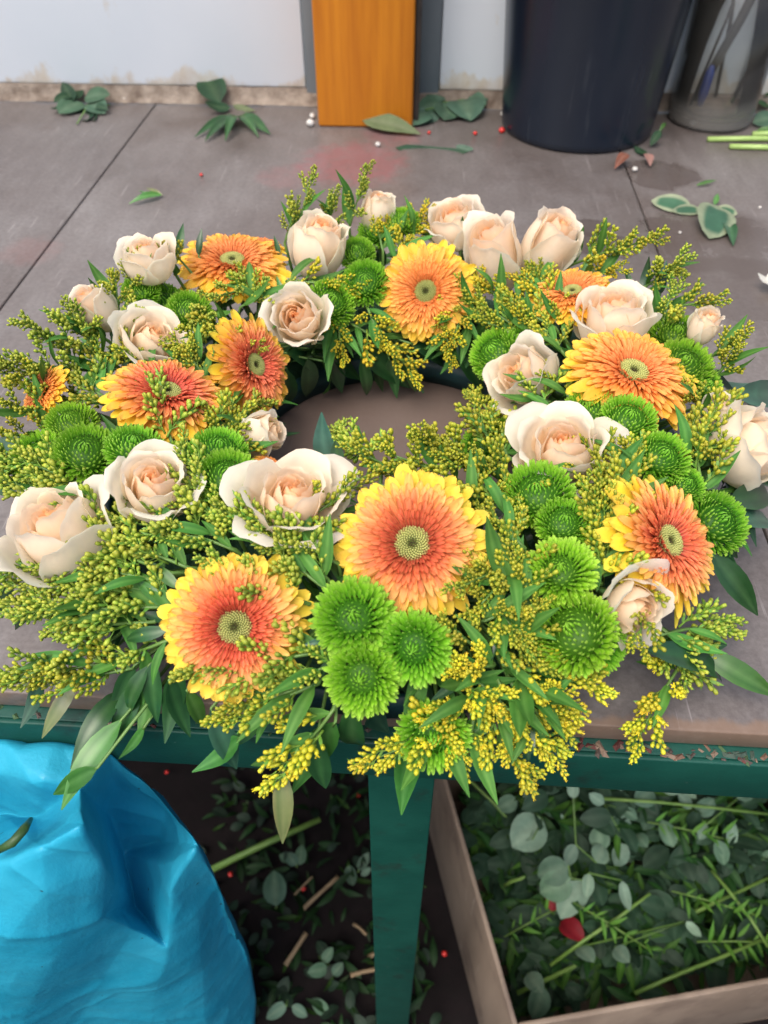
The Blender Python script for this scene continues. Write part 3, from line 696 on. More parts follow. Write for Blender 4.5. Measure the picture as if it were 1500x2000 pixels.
def cluster(kind, q):
    """one side branch: a short raceme of small buds on green stalks, with a few narrow bracts"""
    if (kind, q) in CLU: return CLU[kind, q]
    L = .027*random.uniform(.85, 1.12); mb = MB(); n = random.randint(17, 22); up = random.uniform(.1, .45)
    def axis(s): return V(L*s, L*.12*math.sin(s*3+q), L*up*s*s*.6)
    g = (.20, .35, .045)
    mb.add(*tube([axis(k/4) for k in range(5)], [.0009, .0008, .0007, .0006, .0004], 4, g))
    for k in range(n):
        s = .12+.88*(k+.5)/n; a = k*2.39996+random.uniform(-.3, .3)
        p0 = axis(s); out = V(0, math.cos(a), math.sin(a)*.9+.35).normalized()
        d = (V(1, 0, .15)*(.9+.5*s) + out*(1.0-.5*s)).normalized()
        ln = random.uniform(.003, .0055)*(1.1-.45*s); p1 = p0 + out*ln*.7 + V(ln*.8, 0, 0)
        mb.add(*tube([p0, p1], [.0004, .0005], 3, g, False))
        bs = random.uniform(.0025, .0038)*(1.06 if kind == 'yellow' else 1)
        bud(mb, p1, d, bs, BUDC[kind], kind == 'yellow' and random.random() < .14)
        if k % 4 == 0:
            dd = (V(1, 0, 0)*.9+out*.7).normalized()
            mb.add(*grid(3, 2, lambda v, u: V(.009*v, .0011*u*math.sin(PI*min(1, .12+.88*v)), .001*math.sin(PI*v)), lambda v, u: (.14, .31, .035)), Matrix.Translation(p0) @ frame(dd, V(0, 0, 1)))
    CLU[kind, q] = mb.mesh('bud_cluster', M['bud']); return CLU[kind, q]
def leaf_mesh(W, bend, fold, tip, c0, c1, mid, m, wave=0.0):
    def fn(v, u):
        if tip == 'lance': wv = W/2*math.sin(PI*min(1, v**.8))**.85*(1-.25*v)
        else: wv = W/2*math.sin(PI*v**.85)**.6
        wv = max(wv, .006)
        return V(v, wv*u, bend*math.sin(PI*v)+fold*abs(u)*wv + wave*math.sin(v*9+u)*abs(u))
    def cf(v, u):
        c = lerp(c0, c1, .5+.5*math.sin(u*5+v*2)); return lerp(c, mid, .5*max(0, 1-abs(u)*4))
    mb = MB(); mb.add(*grid(7, 4, fn, cf)); return mb.mesh('leaf', m)
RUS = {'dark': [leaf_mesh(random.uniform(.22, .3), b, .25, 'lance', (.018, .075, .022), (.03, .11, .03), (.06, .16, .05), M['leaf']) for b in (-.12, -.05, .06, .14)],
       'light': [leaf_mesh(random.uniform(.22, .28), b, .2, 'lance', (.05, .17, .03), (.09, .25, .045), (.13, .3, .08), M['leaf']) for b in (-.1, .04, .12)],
       'pale': [leaf_mesh(random.uniform(.24, .28), b, .15, 'lance', (.14, .2, .07), (.26, .25, .1), (.16, .24, .09), M['leaf']) for b in (-.06, .08)],
       'teal': [leaf_mesh(random.uniform(.22, .3), b, .2, 'lance', (.03, .1, .06), (.05, .15, .09), (.07, .18, .1), M['leaf']) for b in (-.1, .07)]}
SPL = [leaf_mesh(random.uniform(.2, .28), b, .25, 'lance', (.05, .17, .025), (.085, .24, .035), (.13, .3, .06), M['dullleaf']) for b in (-.1, .05, .15)]
def leaf_to(root, meshes, a, b, hint=None, name='leaf', wscale=1.0):
    d = b-a; L = d.length
    if L > .075: wscale *= .075/L
    h = hint or (CAM-a).normalized()+V(random.uniform(-.5, .5), random.uniform(-.3, .3), random.uniform(.1, .9))
    mt = Matrix.Translation(a - (root.location if root else V(0, 0, 0))) @ frame(d, h) @ Matrix.Diagonal((L, L*wscale, L, 1))
    return link(name, random.choice(meshes), root, mt)
def compass(a, b):
    dx, dy = b[0]-a[0], a[1]-b[1]; an = math.degrees(math.atan2(dy, dx)) % 360
    return ['to the right', 'up and right', 'upward', 'up and left', 'to the left', 'down and left', 'downward', 'down and right'][int((an+22.5)//45) % 8]
TONE = {'green': 'green budded', 'olive': 'olive budded', 'yellow': 'bright yellow', 'gold': 'golden'}
USED = set()
def where(px, py, head, tail=''):
    near = sorted(REFS, key=lambda r: (r[0]-px)**2+(r[1]-py)**2)
    for i, j in ((0, 1), (0, 2), (1, 2), (0, 3), (1, 3), (2, 3), (0, 4), (1, 4), (2, 4), (3, 4), (0, 5), (1, 5), (2, 5)):
        s = f'{head} between {near[i][2]} and {near[j][2]}'
        if s not in USED: USED.add(s); return s
    return s
def sprig(b, t, kind, bow=.07, n=None, zt=None, zb=None, raise_=.003, dens=1.0, label=None, cs=1.0, leaves=2):
    pb = at(*b, zb) if zb is not None else lift(hit(*b)[0], -.004)
    pt = at(*t, zt) if zt is not None else lift(hit(*t)[0], raise_)
    L = (pt-pb).length
    if L > .17:                                         # a sight line that grazed the ring: keep the sprig its real length
        pt = pb + (pt-pb)*(.17/L); L = .17
    root = thing('goldenrod_sprig', label or where((b[0]+t[0])/2, (b[1]+t[1])/2, f'{TONE[kind]} goldenrod pointing {compass(b, t)}'), 'goldenrod', Matrix.Translation(pb), 'goldenrod sprigs of the wreath')
    mid = (pb+pt)/2 + V(0, 0, 1)*L*bow + V(random.uniform(-.06, .06), random.uniform(-.06, .06), 0)*L
    def cv(s): return pb*(1-s)**2 + mid*2*s*(1-s) + pt*s*s
    c = core(pb)
    mb = MB(); mb.add(*tube([pb.lerp(c, .8)-pb]+[cv(k/7)-pb for k in range(8)], [.0015]+[.0014-.0009*k/7 for k in range(8)], 5)); link('stem', mb.mesh('stem', M['stem']), root)
    n = n or max(6, min(14, int(L/.0070*dens)))
    for k in range(n):
        s = .16+.82*k/(n-1); p = cv(s); tg = (cv(min(1, s+.03))-cv(max(0, s-.03))).normalized()
        a = k*2.4+random.uniform(-.4, .4)
        upv = (V(0, -.35, 1) - tg*tg.dot(V(0, -.35, 1))).normalized(); sd_ = tg.cross(upv)
        out = sd_*math.cos(a) + upv*(math.sin(a)*.8+.3)
        spread = (1.0-.72*s)
        d = (tg*(.75+.5*s) + out*spread).normalized()
        sc = (1.06-.42*s)*random.uniform(.82, 1.12)*min(1.0, .55+L/.14)*cs
        link('bud_cluster', cluster(kind, random.randrange(5)), root, Matrix.Translation(p-pb) @ frame(d, V(0, -.3, 1)) @ Matrix.Rotation(random.uniform(-.8, .8), 4, 'X') @ Matrix.Scale(sc, 4))
    for k in range(leaves):
        s = .05+.3*k; p = cv(s); tg = (cv(s+.05)-cv(s)).normalized(); a = random.uniform(0, 6.28)
        dd = (tg + V(math.cos(a), math.sin(a), .2)*.8).normalized()
        o = link('leaf', random.choice(SPL), root, Matrix.Translation(p-pb) @ frame(dd, V(0, -.3, 1)) @ Matrix.Scale(random.uniform(.024, .042), 4))
SPR = [
 ((578, 462), (606, 356), 'green'), ((682, 446), (712, 348), 'green'), ((640, 458), (652, 392), 'green'), ((556, 475), (574, 410), 'green'),
 ((748, 490), (734, 432), 'gold'), ((800, 475), (828, 418), 'gold'), ((900, 485), (925, 455), 'gold'), ((770, 478), (752, 442), 'gold'), ((850, 470), (800, 446), 'gold'),
 ((1112, 520), (1275, 470), 'olive'), ((1140, 552), (1205, 528), 'gold'), ((1250, 585), (1333, 512), 'green'), ((1290, 605), (1396, 590), 'olive'), ((1260, 560), (1300, 538), 'olive'),
 ((1010, 640), (910, 582), 'olive'), ((1040, 605), (960, 566), 'gold'), ((1085, 640), (1000, 602), 'olive'), ((1100, 690), (1050, 636), 'olive'), ((1090, 605), (1018, 552), 'gold'),
 ((945, 625), (890, 570), 'olive'), ((1100, 655), (1090, 596), 'olive'), ((1060, 570), (1045, 528), 'olive'), ((980, 590), (935, 548), 'gold'), ((1010, 660), (945, 625), 'olive'), ((1050, 650), (1010, 610), 'gold'),
 ((690, 635), (800, 722), 'gold'), ((662, 612), (668, 692), 'gold'), ((868, 640), (880, 702), 'gold'), ((905, 600), (884, 662), 'gold'), ((718, 600), (742, 660), 'gold'), ((900, 590), (872, 625), 'olive'),
 ((505, 560), (420, 578), 'green'), ((560, 548), (682, 562), 'gold'), ((470, 600), (562, 562), 'green'), ((445, 640), (352, 692), 'olive'), ((418, 610), (392, 650), 'green'), ((510, 590), (470, 545), 'olive'),
 ((255, 570), (262, 512), 'green'), ((232, 610), (226, 556), 'olive'), ((345, 540), (318, 500), 'olive'), ((230, 660), (208, 590), 'olive'),
 ((262, 710), (258, 606), 'green'), ((392, 710), (345, 680), 'olive'), ((420, 690), (492, 680), 'olive'), ((400, 740), (372, 700), 'olive'),
 ((205, 700), (58, 640), 'green'), ((180, 725), (8, 712), 'green'), ((150, 770), (2, 728), 'olive'), ((190, 690), (140, 612), 'green'), ((210, 665), (130, 628), 'green'), ((212, 745), (186, 690), 'olive'),
 ((235, 800), (152, 780), 'olive'), ((195, 770), (140, 735), 'green'), ((342, 880), (300, 752), 'green'), ((472, 850), (392, 812), 'olive'), ((402, 872), (496, 800), 'olive'), ((430, 875), (505, 848), 'olive'), ((300, 720), (230, 690), 'olive'),
 ((112, 868), (18, 846), 'olive'), ((95, 815), (22, 790), 'olive'), ((62, 960), (-6, 880), 'green'), ((205, 965), (2, 886), 'green'), ((165, 1000), (0, 936), 'green'),
 ((262, 1085), (112, 962), 'green'), ((335, 1120), (70, 1052), 'green'), ((305, 1135), (0, 1108), 'green'), ((345, 1165), (2, 1150), 'green'), ((325, 1185), (22, 1192), 'green'), ((282, 1130), (58, 1200), 'green'), 
 ((215, 1252), (14, 1336), 'green'), ((250, 1290), (58, 1322), 'olive'), ((262, 1305), (112, 1340), 'olive'), ((330, 1250), (215, 1298), 'green'), ((300, 1215), (120, 1230), 'green'), ((370, 1110), (250, 1072), 'green'), ((350, 1200), (200, 1165), 'green'),
 ((458, 1035), (362, 892), 'green'), ((500, 1065), (398, 985), 'green'), ((592, 1105), (450, 1008), 'green'), ((642, 1135), (490, 1012), 'green'), ((425, 1045), (242, 1022), 'green'), ((560, 1035), (692, 948), 'olive'), ((645, 1155), (528, 1062), 'green'), ((460, 1075), (330, 1040), 'green'), ((660, 1100), (560, 1060), 'green'), ((400, 1010), (330, 960), 'green'),
 ((602, 1180), (432, 1104), 'green'), ((645, 1268), (392, 1312), 'green'), ((622, 1335), (468, 1402), 'olive'), ((652, 1385), (542, 1512), 'yellow'), ((580, 1345), (462, 1395), 'olive'), ((660, 1300), (560, 1330), 'green'),
 ((745, 920), (648, 840), 'green'), ((850, 965), (705, 885), 'olive'), ((935, 925), (818, 856), 'olive'), ((968, 905), (925, 778), 'olive'), ((1062, 780), (1015, 742), 'olive'), ((900, 940), (770, 890), 'olive'), ((980, 940), (900, 890), 'olive'), ((990, 890), (950, 830), 'olive'),
 ((1005, 985), (815, 952), 'olive'), ((1010, 940), (885, 905), 'olive'), ((985, 1010), (1020, 930), 'olive'), ((1000, 1140), (1004, 1010), 'olive'), ((1025, 1070), (955, 1012), 'olive'), ((1160, 915), (1104, 900), 'olive'),
 ((1178, 1140), (1170, 925), 'olive'), ((1165, 1165), (1182, 1010), 'olive'), ((1205, 985), (1160, 880), 'olive'), ((1200, 1030), (1225, 905), 'olive'), ((1190, 1080), (1150, 960), 'olive'), ((1250, 930), (1205, 880), 'olive'),
 ((1080, 800), (1012, 748), 'green'), ((1112, 775), (1052, 735), 'olive'), ((1340, 905), (1405, 832), 'olive'), ((1375, 965), (1352, 838), 'olive'), ((1360, 860), (1422, 790), 'olive'), ((1385, 700), (1442, 660), 'olive'), ((1400, 735), (1432, 690), 'olive'), ((1370, 800), (1345, 770), 'olive'), ((1400, 910), (1350, 880), 'olive'), ((1290, 650), (1312, 570), 'green'),
 ((1262, 1110), (1252, 1252), 'olive'), ((1295, 1240), (1418, 1226), 'green'), ((1305, 1275), (1390, 1292), 'green'), ((1335, 1290), (1248, 1440), 'yellow'), ((1310, 1240), (1330, 1310), 'green'),
 ((975, 1110), (898, 1148), 'olive'), ((1015, 1150), (935, 1128), 'olive'), ((1025, 1190), (1005, 1100), 'olive'), ((940, 1215), (995, 1195), 'olive'), ((935, 1270), (858, 1222), 'olive'), ((965, 1300), (885, 1302), 'yellow'),
 ((985, 1300), (1152, 1338), 'yellow'), ((978, 1340), (1095, 1425), 'yellow'), ((968, 1380), (1022, 1512), 'yellow'), ((945, 1345), (878, 1395), 'yellow'), ((905, 1405), (734, 1482), 'yellow'), ((925, 1405), (908, 1475), 'yellow'), ((1005, 1345), (1080, 1480), 'yellow'), ((1015, 1260), (1045, 1195), 'olive'), ((1055, 1395), (1000, 1455), 'yellow'), ((1040, 1330), (1110, 1380), 'yellow'), ((930, 1330), (1010, 1400), 'yellow'), ((960, 1240), (1050, 1285), 'olive'), ((860, 1400), (880, 1462), 'yellow'),
 ((1000, 1120), (940, 1180), 'olive'), ((960, 1180), (1010, 1240), 'olive'), ((900, 1330), (960, 1380), 'yellow'),
]
OVER = {(602, 1180), (645, 1268), (342, 880), (262, 710), (1005, 985), (262, 1085), (1262, 1110), (560, 1035), (458, 1035), (420, 690), (975, 1110), (505, 560)}   # these cross in front of a flower
for s in SPR: sprig(*s[:3], raise_=.018 if s[0] in OVER else .003, bow=-.02 if s[0] in OVER else .07, leaves=0 if s[0] in OVER else 2)

# ------------------------------------------------------------------ glossy leaf sprays
def leafspray(spec, label, tone='dark', group='leaf sprays of the wreath'):
    """spec: list of leaves (base px, tip px, tip height, tone)"""
    pts = []
    for (b, t, zt, tn) in spec:
        pb = hit(*b)[0]; pb = lift(pb, -.004)
        pt = at(*t, zt) if zt is not None else hit(*t)[0]
        pts.append((pb, pt, tn or tone))
    p0 = sum((p[0] for p in pts), V(0, 0, 0))/len(pts)
    root = thing('leaf_spray', label, 'leaf spray', Matrix.Translation(p0), group)
    c = core(p0, .03)
    mb = MB()
    for pb, pt, tn in pts:
        mb.add(*tube([c-p0, (c.lerp(pb, .6))-p0+V(0, 0, .004), pb-p0, pb.lerp(pt, .06)-p0], [.0016, .0013, .001, .0008], 5))
    link('stem', mb.mesh('stem', M['stem']), root)
    for pb, pt, tn in pts: leaf_to(root, RUS[tn], pb, pt, None, 'leaf', 1.12)
LS = [
 ([((240, 1345), (138, 1502), 0, 'dark'), ((238, 1405), (120, 1582), -.01, 'light'), ((270, 1330), (210, 1470), -.002, 'dark'), ((190, 1500), (104, 1552), -.012, 'light'), ((282, 1420), (232, 1482), -.005, 'light')], 'long drooping leaves hanging over the table edge above the blue bag'),
 ([((80, 1320), (40, 1422), .004, 'teal'), ((150, 1330), (82, 1442), .002, 'pale')], 'pair of leaves at the lower left corner, one of them bronze'),
 ([((300, 1290), (308, 1412), .01, 'dark'), ((348, 1310), (322, 1452), .004, 'dark'), ((290, 1300), (255, 1395), .01, 'dark'), ((285, 1310), (268, 1452), .002, 'light'), ((330, 1330), (372, 1440), .004, 'dark'), ((262, 1300), (215, 1400), .008, 'dark'), ((365, 1350), (398, 1420), .004, 'light')], 'dark leaves hanging between the lowest gerbera and the bronze leaf'),
 ([((412, 1385), (462, 1502), -.006, 'teal'), ((470, 1440), (375, 1508), -.006, 'light'), ((500, 1380), (452, 1462), 0, 'light')], 'narrow curled leaves below the lowest gerbera'),
 ([((655, 1410), (570, 1550), -.012, 'light'), ((548, 1500), (552, 1648), -.03, 'pale'), ((620, 1440), (636, 1540), -.01, 'dark'), ((545, 1470), (490, 1495), -.005, 'light')], 'lowest hanging leaves under the yellow goldenrod tip, one gold backed'),
 ([((688, 1375), (705, 1452), .0, 'dark'), ((730, 1380), (760, 1432), .0, 'teal'), ((770, 1330), (830, 1390), .02, 'dark')], 'short dark leaves under the lowest chrysanthemum'),
 ([((806, 1450), (784, 1592), -.02, 'light')], 'single pointed leaf hanging in front of the green table leg'),
 ([((1390, 1082), (1480, 1202), .03, 'dark'), ((1400, 1060), (1440, 1090), .03, 'dark')], 'curved dark leaf arching over the tabletop at the right'),
 ([((1365, 1270), (1520, 1362), .012, 'light'), ((1260, 1270), (1410, 1332), .012, 'dark'), ((1330, 1260), (1420, 1260), .016, 'dark')], 'broad glossy leaf lying at the lower right edge'),
 ([((1430, 1020), (1510, 1030), .02, 'teal'), ((1420, 980), (1500, 965), .03, 'dark')], 'teal leaves at the right edge below the right edge rose'),
 ([((1400, 722), (1492, 748), .02, 'teal'), ((1430, 770), (1505, 775), .02, 'teal'), ((1420, 790), (1470, 800), .03, 'dark')], 'teal leaves sticking out at the outer right back'),
 ([((700, 672), (800, 758), .012, 'dark'), ((745, 660), (828, 768), .01, 'dark'), ((650, 690), (705, 742), .012, 'dark'), ((610, 690), (690, 700), .02, 'dark'), ((800, 670), (870, 720), .02, 'dark')], 'dark leaves hanging into the hole from the far side'),
 ([((560, 690), (625, 738), .012, 'dark'), ((600, 680), (660, 722), .015, 'dark'), ((575, 670), (560, 740), .012, 'dark'), ((630, 670), (672, 742), .008, 'light')], 'dark leaves hanging into the hole beside the inner left gerbera'),
 ([((600, 700), (598, 775), .006, 'dark'), ((650, 700), (668, 768), .006, 'dark'), ((630, 705), (630, 770), .006, 'light'), ((560, 720), (556, 790), .006, 'dark')], 'row of dark leaf tips touching the table at the hole, far left part'),
 ([((705, 700), (716, 772), .006, 'dark'), ((760, 700), (775, 778), .006, 'dark'), ((735, 700), (748, 765), .006, 'dark'), ((800, 700), (812, 765), .006, 'light')], 'row of dark leaf tips touching the table at the middle of the hole rim'),
 ([((895, 655), (945, 765), .015, 'dark'), ((870, 690), (900, 740), .01, 'dark'), ((840, 660), (860, 700), .03, 'dark')], 'dark leaves hanging into the hole beside the leaning inner rose'),
 ([((645, 915), (628, 805), .10, 'teal'), ((660, 920), (655, 860), .1, 'dark')], 'upright teal leaf standing at the near edge of the hole'),
 ([((345, 500), (358, 436), None, 'dark'), ((388, 500), (394, 446), None, 'dark'), ((545, 500), (535, 460), None, 'dark')], 'dark leaf tips behind the back flat gerbera'),
 ([((1250, 580), (1268, 500), None, 'dark'), ((1290, 575), (1302, 508), None, 'teal'), ((1235, 565), (1218, 525), None, 'dark')], 'leaf tips sticking up at the back right'),
 ([((20, 1140), (-20, 1210), .02, 'dark'), ((60, 1160), (30, 1230), .02, 'dark')], 'dark leaves lying on the table at the left edge'),
 ([((40, 900), (-10, 860), .04, 'teal'), ((60, 930), (-10, 960), .03, 'dark')], 'teal leaves at the left edge below the chrysanthemums'),
 ([((240, 990), (205, 910), None, 'dark'), ((260, 980), (230, 900), None, 'dark'), ((230, 960), (180, 925), None, 'dark')], 'dark leaves standing behind the side view rose'),
 ([((330, 1190), (260, 1130), None, 'light'), ((350, 1150), (290, 1095), None, 'light'), ((330, 1230), (245, 1250), None, 'dark'), ((340, 1210), (265, 1195), None, 'dark'), ((310, 1170), (240, 1160), None, 'light')], 'fan of green leaves left of the lowest gerbera'),
 ([((600, 1250), (545, 1240), None, 'dark'), ((640, 1290), (610, 1340), None, 'dark'), ((650, 1250), (590, 1260), None, 'teal'), ((560, 1160), (500, 1190), None, 'dark')], 'leaves between the lowest gerbera and the front trio'),
 ([((1000, 1210), (960, 1290), None, 'dark'), ((1020, 1230), (1030, 1300), None, 'dark'), ((1060, 1180), (1040, 1250), None, 'dark'), ((900, 1330), (840, 1370), None, 'dark'), ((1000, 1290), (1060, 1350), None, 'light')], 'dark leaves among the yellow goldenrod at the front'),
]
for spec, lab in LS: leafspray(spec, lab)
# dark filling greenery low between the flowers, all round the ring
rnd = random.Random(11)
for k in range(60):
    a = k/60*2*PI*2.0; rr = RM + (-.06, -.025, .02, .058, .074)[k % 5]
    p = V(WC.x+math.cos(a)*rr, WC.y+math.sin(a)*rr, T+.04)
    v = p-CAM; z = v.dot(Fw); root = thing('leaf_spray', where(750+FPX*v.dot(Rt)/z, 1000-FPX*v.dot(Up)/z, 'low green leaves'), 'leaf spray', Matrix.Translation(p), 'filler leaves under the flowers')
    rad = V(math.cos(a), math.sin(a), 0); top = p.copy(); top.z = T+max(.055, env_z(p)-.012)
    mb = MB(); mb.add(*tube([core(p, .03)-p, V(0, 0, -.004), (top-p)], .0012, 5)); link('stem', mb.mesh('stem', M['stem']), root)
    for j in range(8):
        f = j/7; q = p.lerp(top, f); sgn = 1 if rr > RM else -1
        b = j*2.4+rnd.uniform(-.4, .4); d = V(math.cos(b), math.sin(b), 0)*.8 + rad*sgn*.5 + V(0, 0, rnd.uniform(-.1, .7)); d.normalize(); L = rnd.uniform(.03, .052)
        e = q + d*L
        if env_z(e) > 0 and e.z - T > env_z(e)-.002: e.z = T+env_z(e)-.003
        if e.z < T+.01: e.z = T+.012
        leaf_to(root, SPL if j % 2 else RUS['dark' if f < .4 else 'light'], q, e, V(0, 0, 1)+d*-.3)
rnd2 = random.Random(5)
for k in range(46):                                       # short budded tips filling the gaps
    a = k*2.39996; rr = RM + (-.055, -.01, .04, .07, .088)[k % 5]
    p = V(WC.x+math.cos(a)*rr, WC.y+math.sin(a)*rr, T)
    p.z += max(.05, env_z(p)-.022)
    dx = 30*rnd2.uniform(-1, 1); v = p-CAM; z = v.dot(Fw); px = 750+FPX*v.dot(Rt)/z; py = 1000-FPX*v.dot(Up)/z; qx, qy = px+dx, py-28
    if any(math.hypot(qx-f[0], (qy-f[1])*1.15) < f[2]*.5+10 for f in GER+ROS) or any(math.hypot(qx-f[0], qy-f[1]) < f[2]+8 for f in CHR): continue      # only into the gaps
    sprig((px, py), (px+dx*1.6, py-rnd2.uniform(25, 60)), 'yellow' if py > 1150 and 850 < px < 1150 else 'green' if px < 650 else 'gold' if py < 600 and k % 2 else 'olive', raise_=.004)

# ------------------------------------------------------------------ clippings on the table
EUC = [leaf_mesh(w_, b, .12, 'round', c0, c1, mid, M['dullleaf']) for w_, b, c0, c1, mid in (
    (.62, .06, (.055, .12, .07), (.08, .15, .095), (.12, .19, .12)), (.52, -.08, (.09, .17, .12), (.13, .21, .15), (.17, .25, .17)), (.72, .1, (.05, .11, .07), (.08, .15, .10), (.13, .2, .12)))]
OLV = [leaf_mesh(w_, b, .1, 'lance', (.10, .13, .06), (.13, .16, .08), (.15, .17, .1), M['dullleaf']) for w_, b in ((.4, .05), (.34, -.06))]
VAR = []
for w_ in (.5, .62):
    mb = MB()
    def vfn(v, u, w_=w_):
        wv = max(.006, w_/2*math.sin(PI*v**.85)**.6); return V(v, wv*u, .05*math.sin(PI*v)+.1*abs(u)*wv)
    mb.add(*grid(10, 8, vfn, lambda v, u: (.055, .15, .085) if abs(u) < .7 and .1 < v < .9 else (.30, .35, .22))); VAR.append(mb.mesh('leaf', M['dullleaf']))
DKL = [leaf_mesh(w_, b, .15, 'round', (.015, .045, .022), (.025, .07, .035), (.06, .11, .05), M['dullleaf']) for w_, b in ((.5, .12), (.42, -.1))]
def clipping(label, leaves, stem=None, name='leaf_clipping', cat='leaf clipping', group='leaf clippings on the table', m='stem'):
    """leaves: (base px, tip px, base z, tip z, meshes, width scale)"""
    p0 = at(*leaves[0][0], leaves[0][2])
    root = thing(name, label, cat, Matrix.Translation(p0), group)
    if stem:
        mb = MB(); mb.add(*tube([at(x, y, z)-p0 for x, y, z in stem], .0011, 5)); link('stem', mb.mesh('stem', M[m]), root)
    for (b, t, zb, zt, ms, ws) in leaves:
        leaf_to(root, ms, at(*b, zb), at(*t, zt), V(random.uniform(-.15, .15), -.55, 1), wscale=ws)
clipping('grey green leaf cluster lying against the foot of the left wall', [((150, 190), (105, 200), .008, .012, DKL, 1), ((150, 195), (142, 150), .01, .03, DKL, 1.1), ((165, 192), (215, 185), .01, .02, EUC, 1), ((160, 200), (115, 222), .006, .005, EUC, 1.2), ((175, 200), (205, 222), .006, .004, EUC, 1), ((165, 205), (185, 235), .006, .003, DKL, .7)], [(215, 205, .004), (175, 200, .006), (150, 242, .003)])
clipping('dark crumpled leaves behind the grey green cluster at the wall', [((140, 200), (122, 160), .01, .028, DKL, 1.2), ((128, 205), (98, 212), .006, .01, DKL, .9), ((160, 205), (170, 235), .006, .004, DKL, 1), ((185, 210), (212, 215), .006, .008, DKL, .8)], [(130, 210, .004), (160, 205, .006)], m='stem')
clipping('second eucalyptus clump against the wall right of the steel upright', [((870, 195), (830, 180), .012, .02, EUC, 1.2), ((890, 190), (905, 165), .012, .03, EUC, 1.2), ((915, 200), (955, 185), .01, .016, EUC, 1.1), ((885, 205), (868, 235), .008, .004, EUC, 1.3), ((860, 200), (818, 218), .01, .006, EUC, 1.2)], [(930, 195, .006), (890, 198, .01), (850, 200, .008)])
clipping('curled dark green leaf leaning on the wall left of the post', [((430, 200), (398, 152), .012, .03, [DKL[0]], 1.3), ((450, 210), (400, 200), .006, .02, [DKL[1]], 1.2), ((455, 205), (498, 216), .004, .004, OLV, .9)])
clipping('feathery dark sprig spread flat on the table left of the post', [((462, 228), (380, 268), .004, .003, RUS['dark'], 1), ((462, 228), (400, 276), .004, .003, RUS['dark'], 1), ((465, 228), (440, 275), .004, .003, RUS['dark'], 1), ((468, 226), (528, 262), .004, .004, RUS['dark'], 1.2), ((468, 228), (505, 268), .004, .003, RUS['dark'], 1), ((462, 226), (425, 250), .006, .005, RUS['dark'], 1)])
clipping('small bright green sprig lying alone on the table behind the wreath', [((318, 380), (252, 398), .003, .003, RUS['light'], 1), ((312, 380), (270, 372), .003, .006, RUS['light'], .9), ((318, 382), (285, 368), .003, .006, RUS['pale'], .9)])
clipping('olive leaf lying against the foot of the orange post', [((706, 232), (822, 262), .012, .004, OLV, 1.25)])
clipping('long dark leaf lying flat between post and bucket', [((772, 288), (915, 296), .003, .003, [DKL[1]], .75), ((890, 285), (925, 292), .003, .004, EUC, .8)])
clipping('eucalyptus twig with round leaves between post and bucket', [((830, 218), (806, 245), .008, .004, EUC, 1.1), ((848, 205), (822, 240), .01, .006, EUC, 1), ((880, 200), (872, 232), .012, .004, EUC, 1.6), ((900, 195), (920, 236), .012, .004, EUC, 1.2), ((905, 192), (950, 205), .012, .01, EUC, 1), ((870, 190), (840, 172), .014, .02, EUC, 1)], [(975, 192, .01), (900, 195, .012), (830, 215, .008)])
clipping('round upright leaf leaning on the wall beside the bucket', [((965, 190), (945, 140), .012, .035, [EUC[2]], 1.2), ((960, 185), (975, 135), .012, .034, [EUC[2]], .9)])
clipping('white edged leaves lying on the wet boards at the right', [((1350, 408), (1272, 392), .004, .006, VAR, .85), ((1368, 412), (1312, 412), .003, .004, VAR, .7), ((1395, 412), (1440, 418), .004, .005, VAR, 1.2), ((1402, 402), (1385, 466), .008, .003, VAR, 1.1), ((1418, 430), (1432, 480), .003, .002, RUS['dark'], 1), ((1395, 400), (1402, 378), .004, .006, RUS['light'], 1)], [(1420, 420, .003), (1390, 408, .004), (1345, 408, .004)])
clipping('leaf scrap with a brown stem at the right front of the bucket', [((1290, 255), (1270, 285), .02, .004, DKL, .9), ((1300, 240), (1285, 262), .02, .01, RUS['light'], 1), ((1262, 300), (1240, 285), .006, .004, DKL, .9)])
clipping('thin green leaf beside the white edged leaves', [((1360, 362), (1400, 352), .003, .005, RUS['light'], .7)])
clipping('dark fern scrap against the wall right of the vase', [((1480, 190), (1510, 180), .02, .03, RUS['dark'], 1.5), ((1480, 200), (1510, 205), .02, .01, RUS['dark'], 1.4), ((1470, 240), (1520, 232), .006, .01, EUC, 1), ((1475, 215), (1465, 190), .01, .03, RUS['dark'], 1.3), ((1478, 255), (1520, 258), .004, .004, RUS['light'], 1.5)])
clipping('dry brown leaf curled in front of the bucket at its right', [((1225, 300), (1200, 330), .012, .004, [leaf_mesh(.4, .1, .3, 'lance', (.16, .06, .035), (.22, .1, .06), (.25, .14, .1), M['dullleaf'])], 1), ((1262, 300), (1270, 325), .01, .004, [leaf_mesh(.5, .1, .3, 'lance', (.3, .16, .12), (.36, .2, .18), (.3, .2, .15), M['dullleaf'])], 1)])
mstem = simple('pale_green_stem', (.26, .40, .10), (.34, .48, .15), 40, .45, .1)
for i, (a, b, lab) in enumerate((((1382, 272), (1560, 272), 'upper pale green cut stem lying at the right edge'), ((1425, 286), (1560, 292), 'lower pale green cut stem lying at the right edge'), ((1470, 262), (1560, 262), 'rear pale green cut stem at the right edge near the vase'))):
    mb = MB(); pa, pb = at(*a, .004), at(*b, .004); mb.add(*tube([pa, pa.lerp(pb, .5)+V(0, .001, .0005), pb], .0038, 10))
    single('cut_stem', mb, mstem, lab, 'cut stem', 'cut stems on the table', loc=pa)
berry = simple('red_berry_skin', (.45, .012, .012), (.55, .03, .02), 60, .3, 0)
whitem = simple('white_pebble', (.42, .4, .36), (.62, .6, .56), 60, .6, .2)
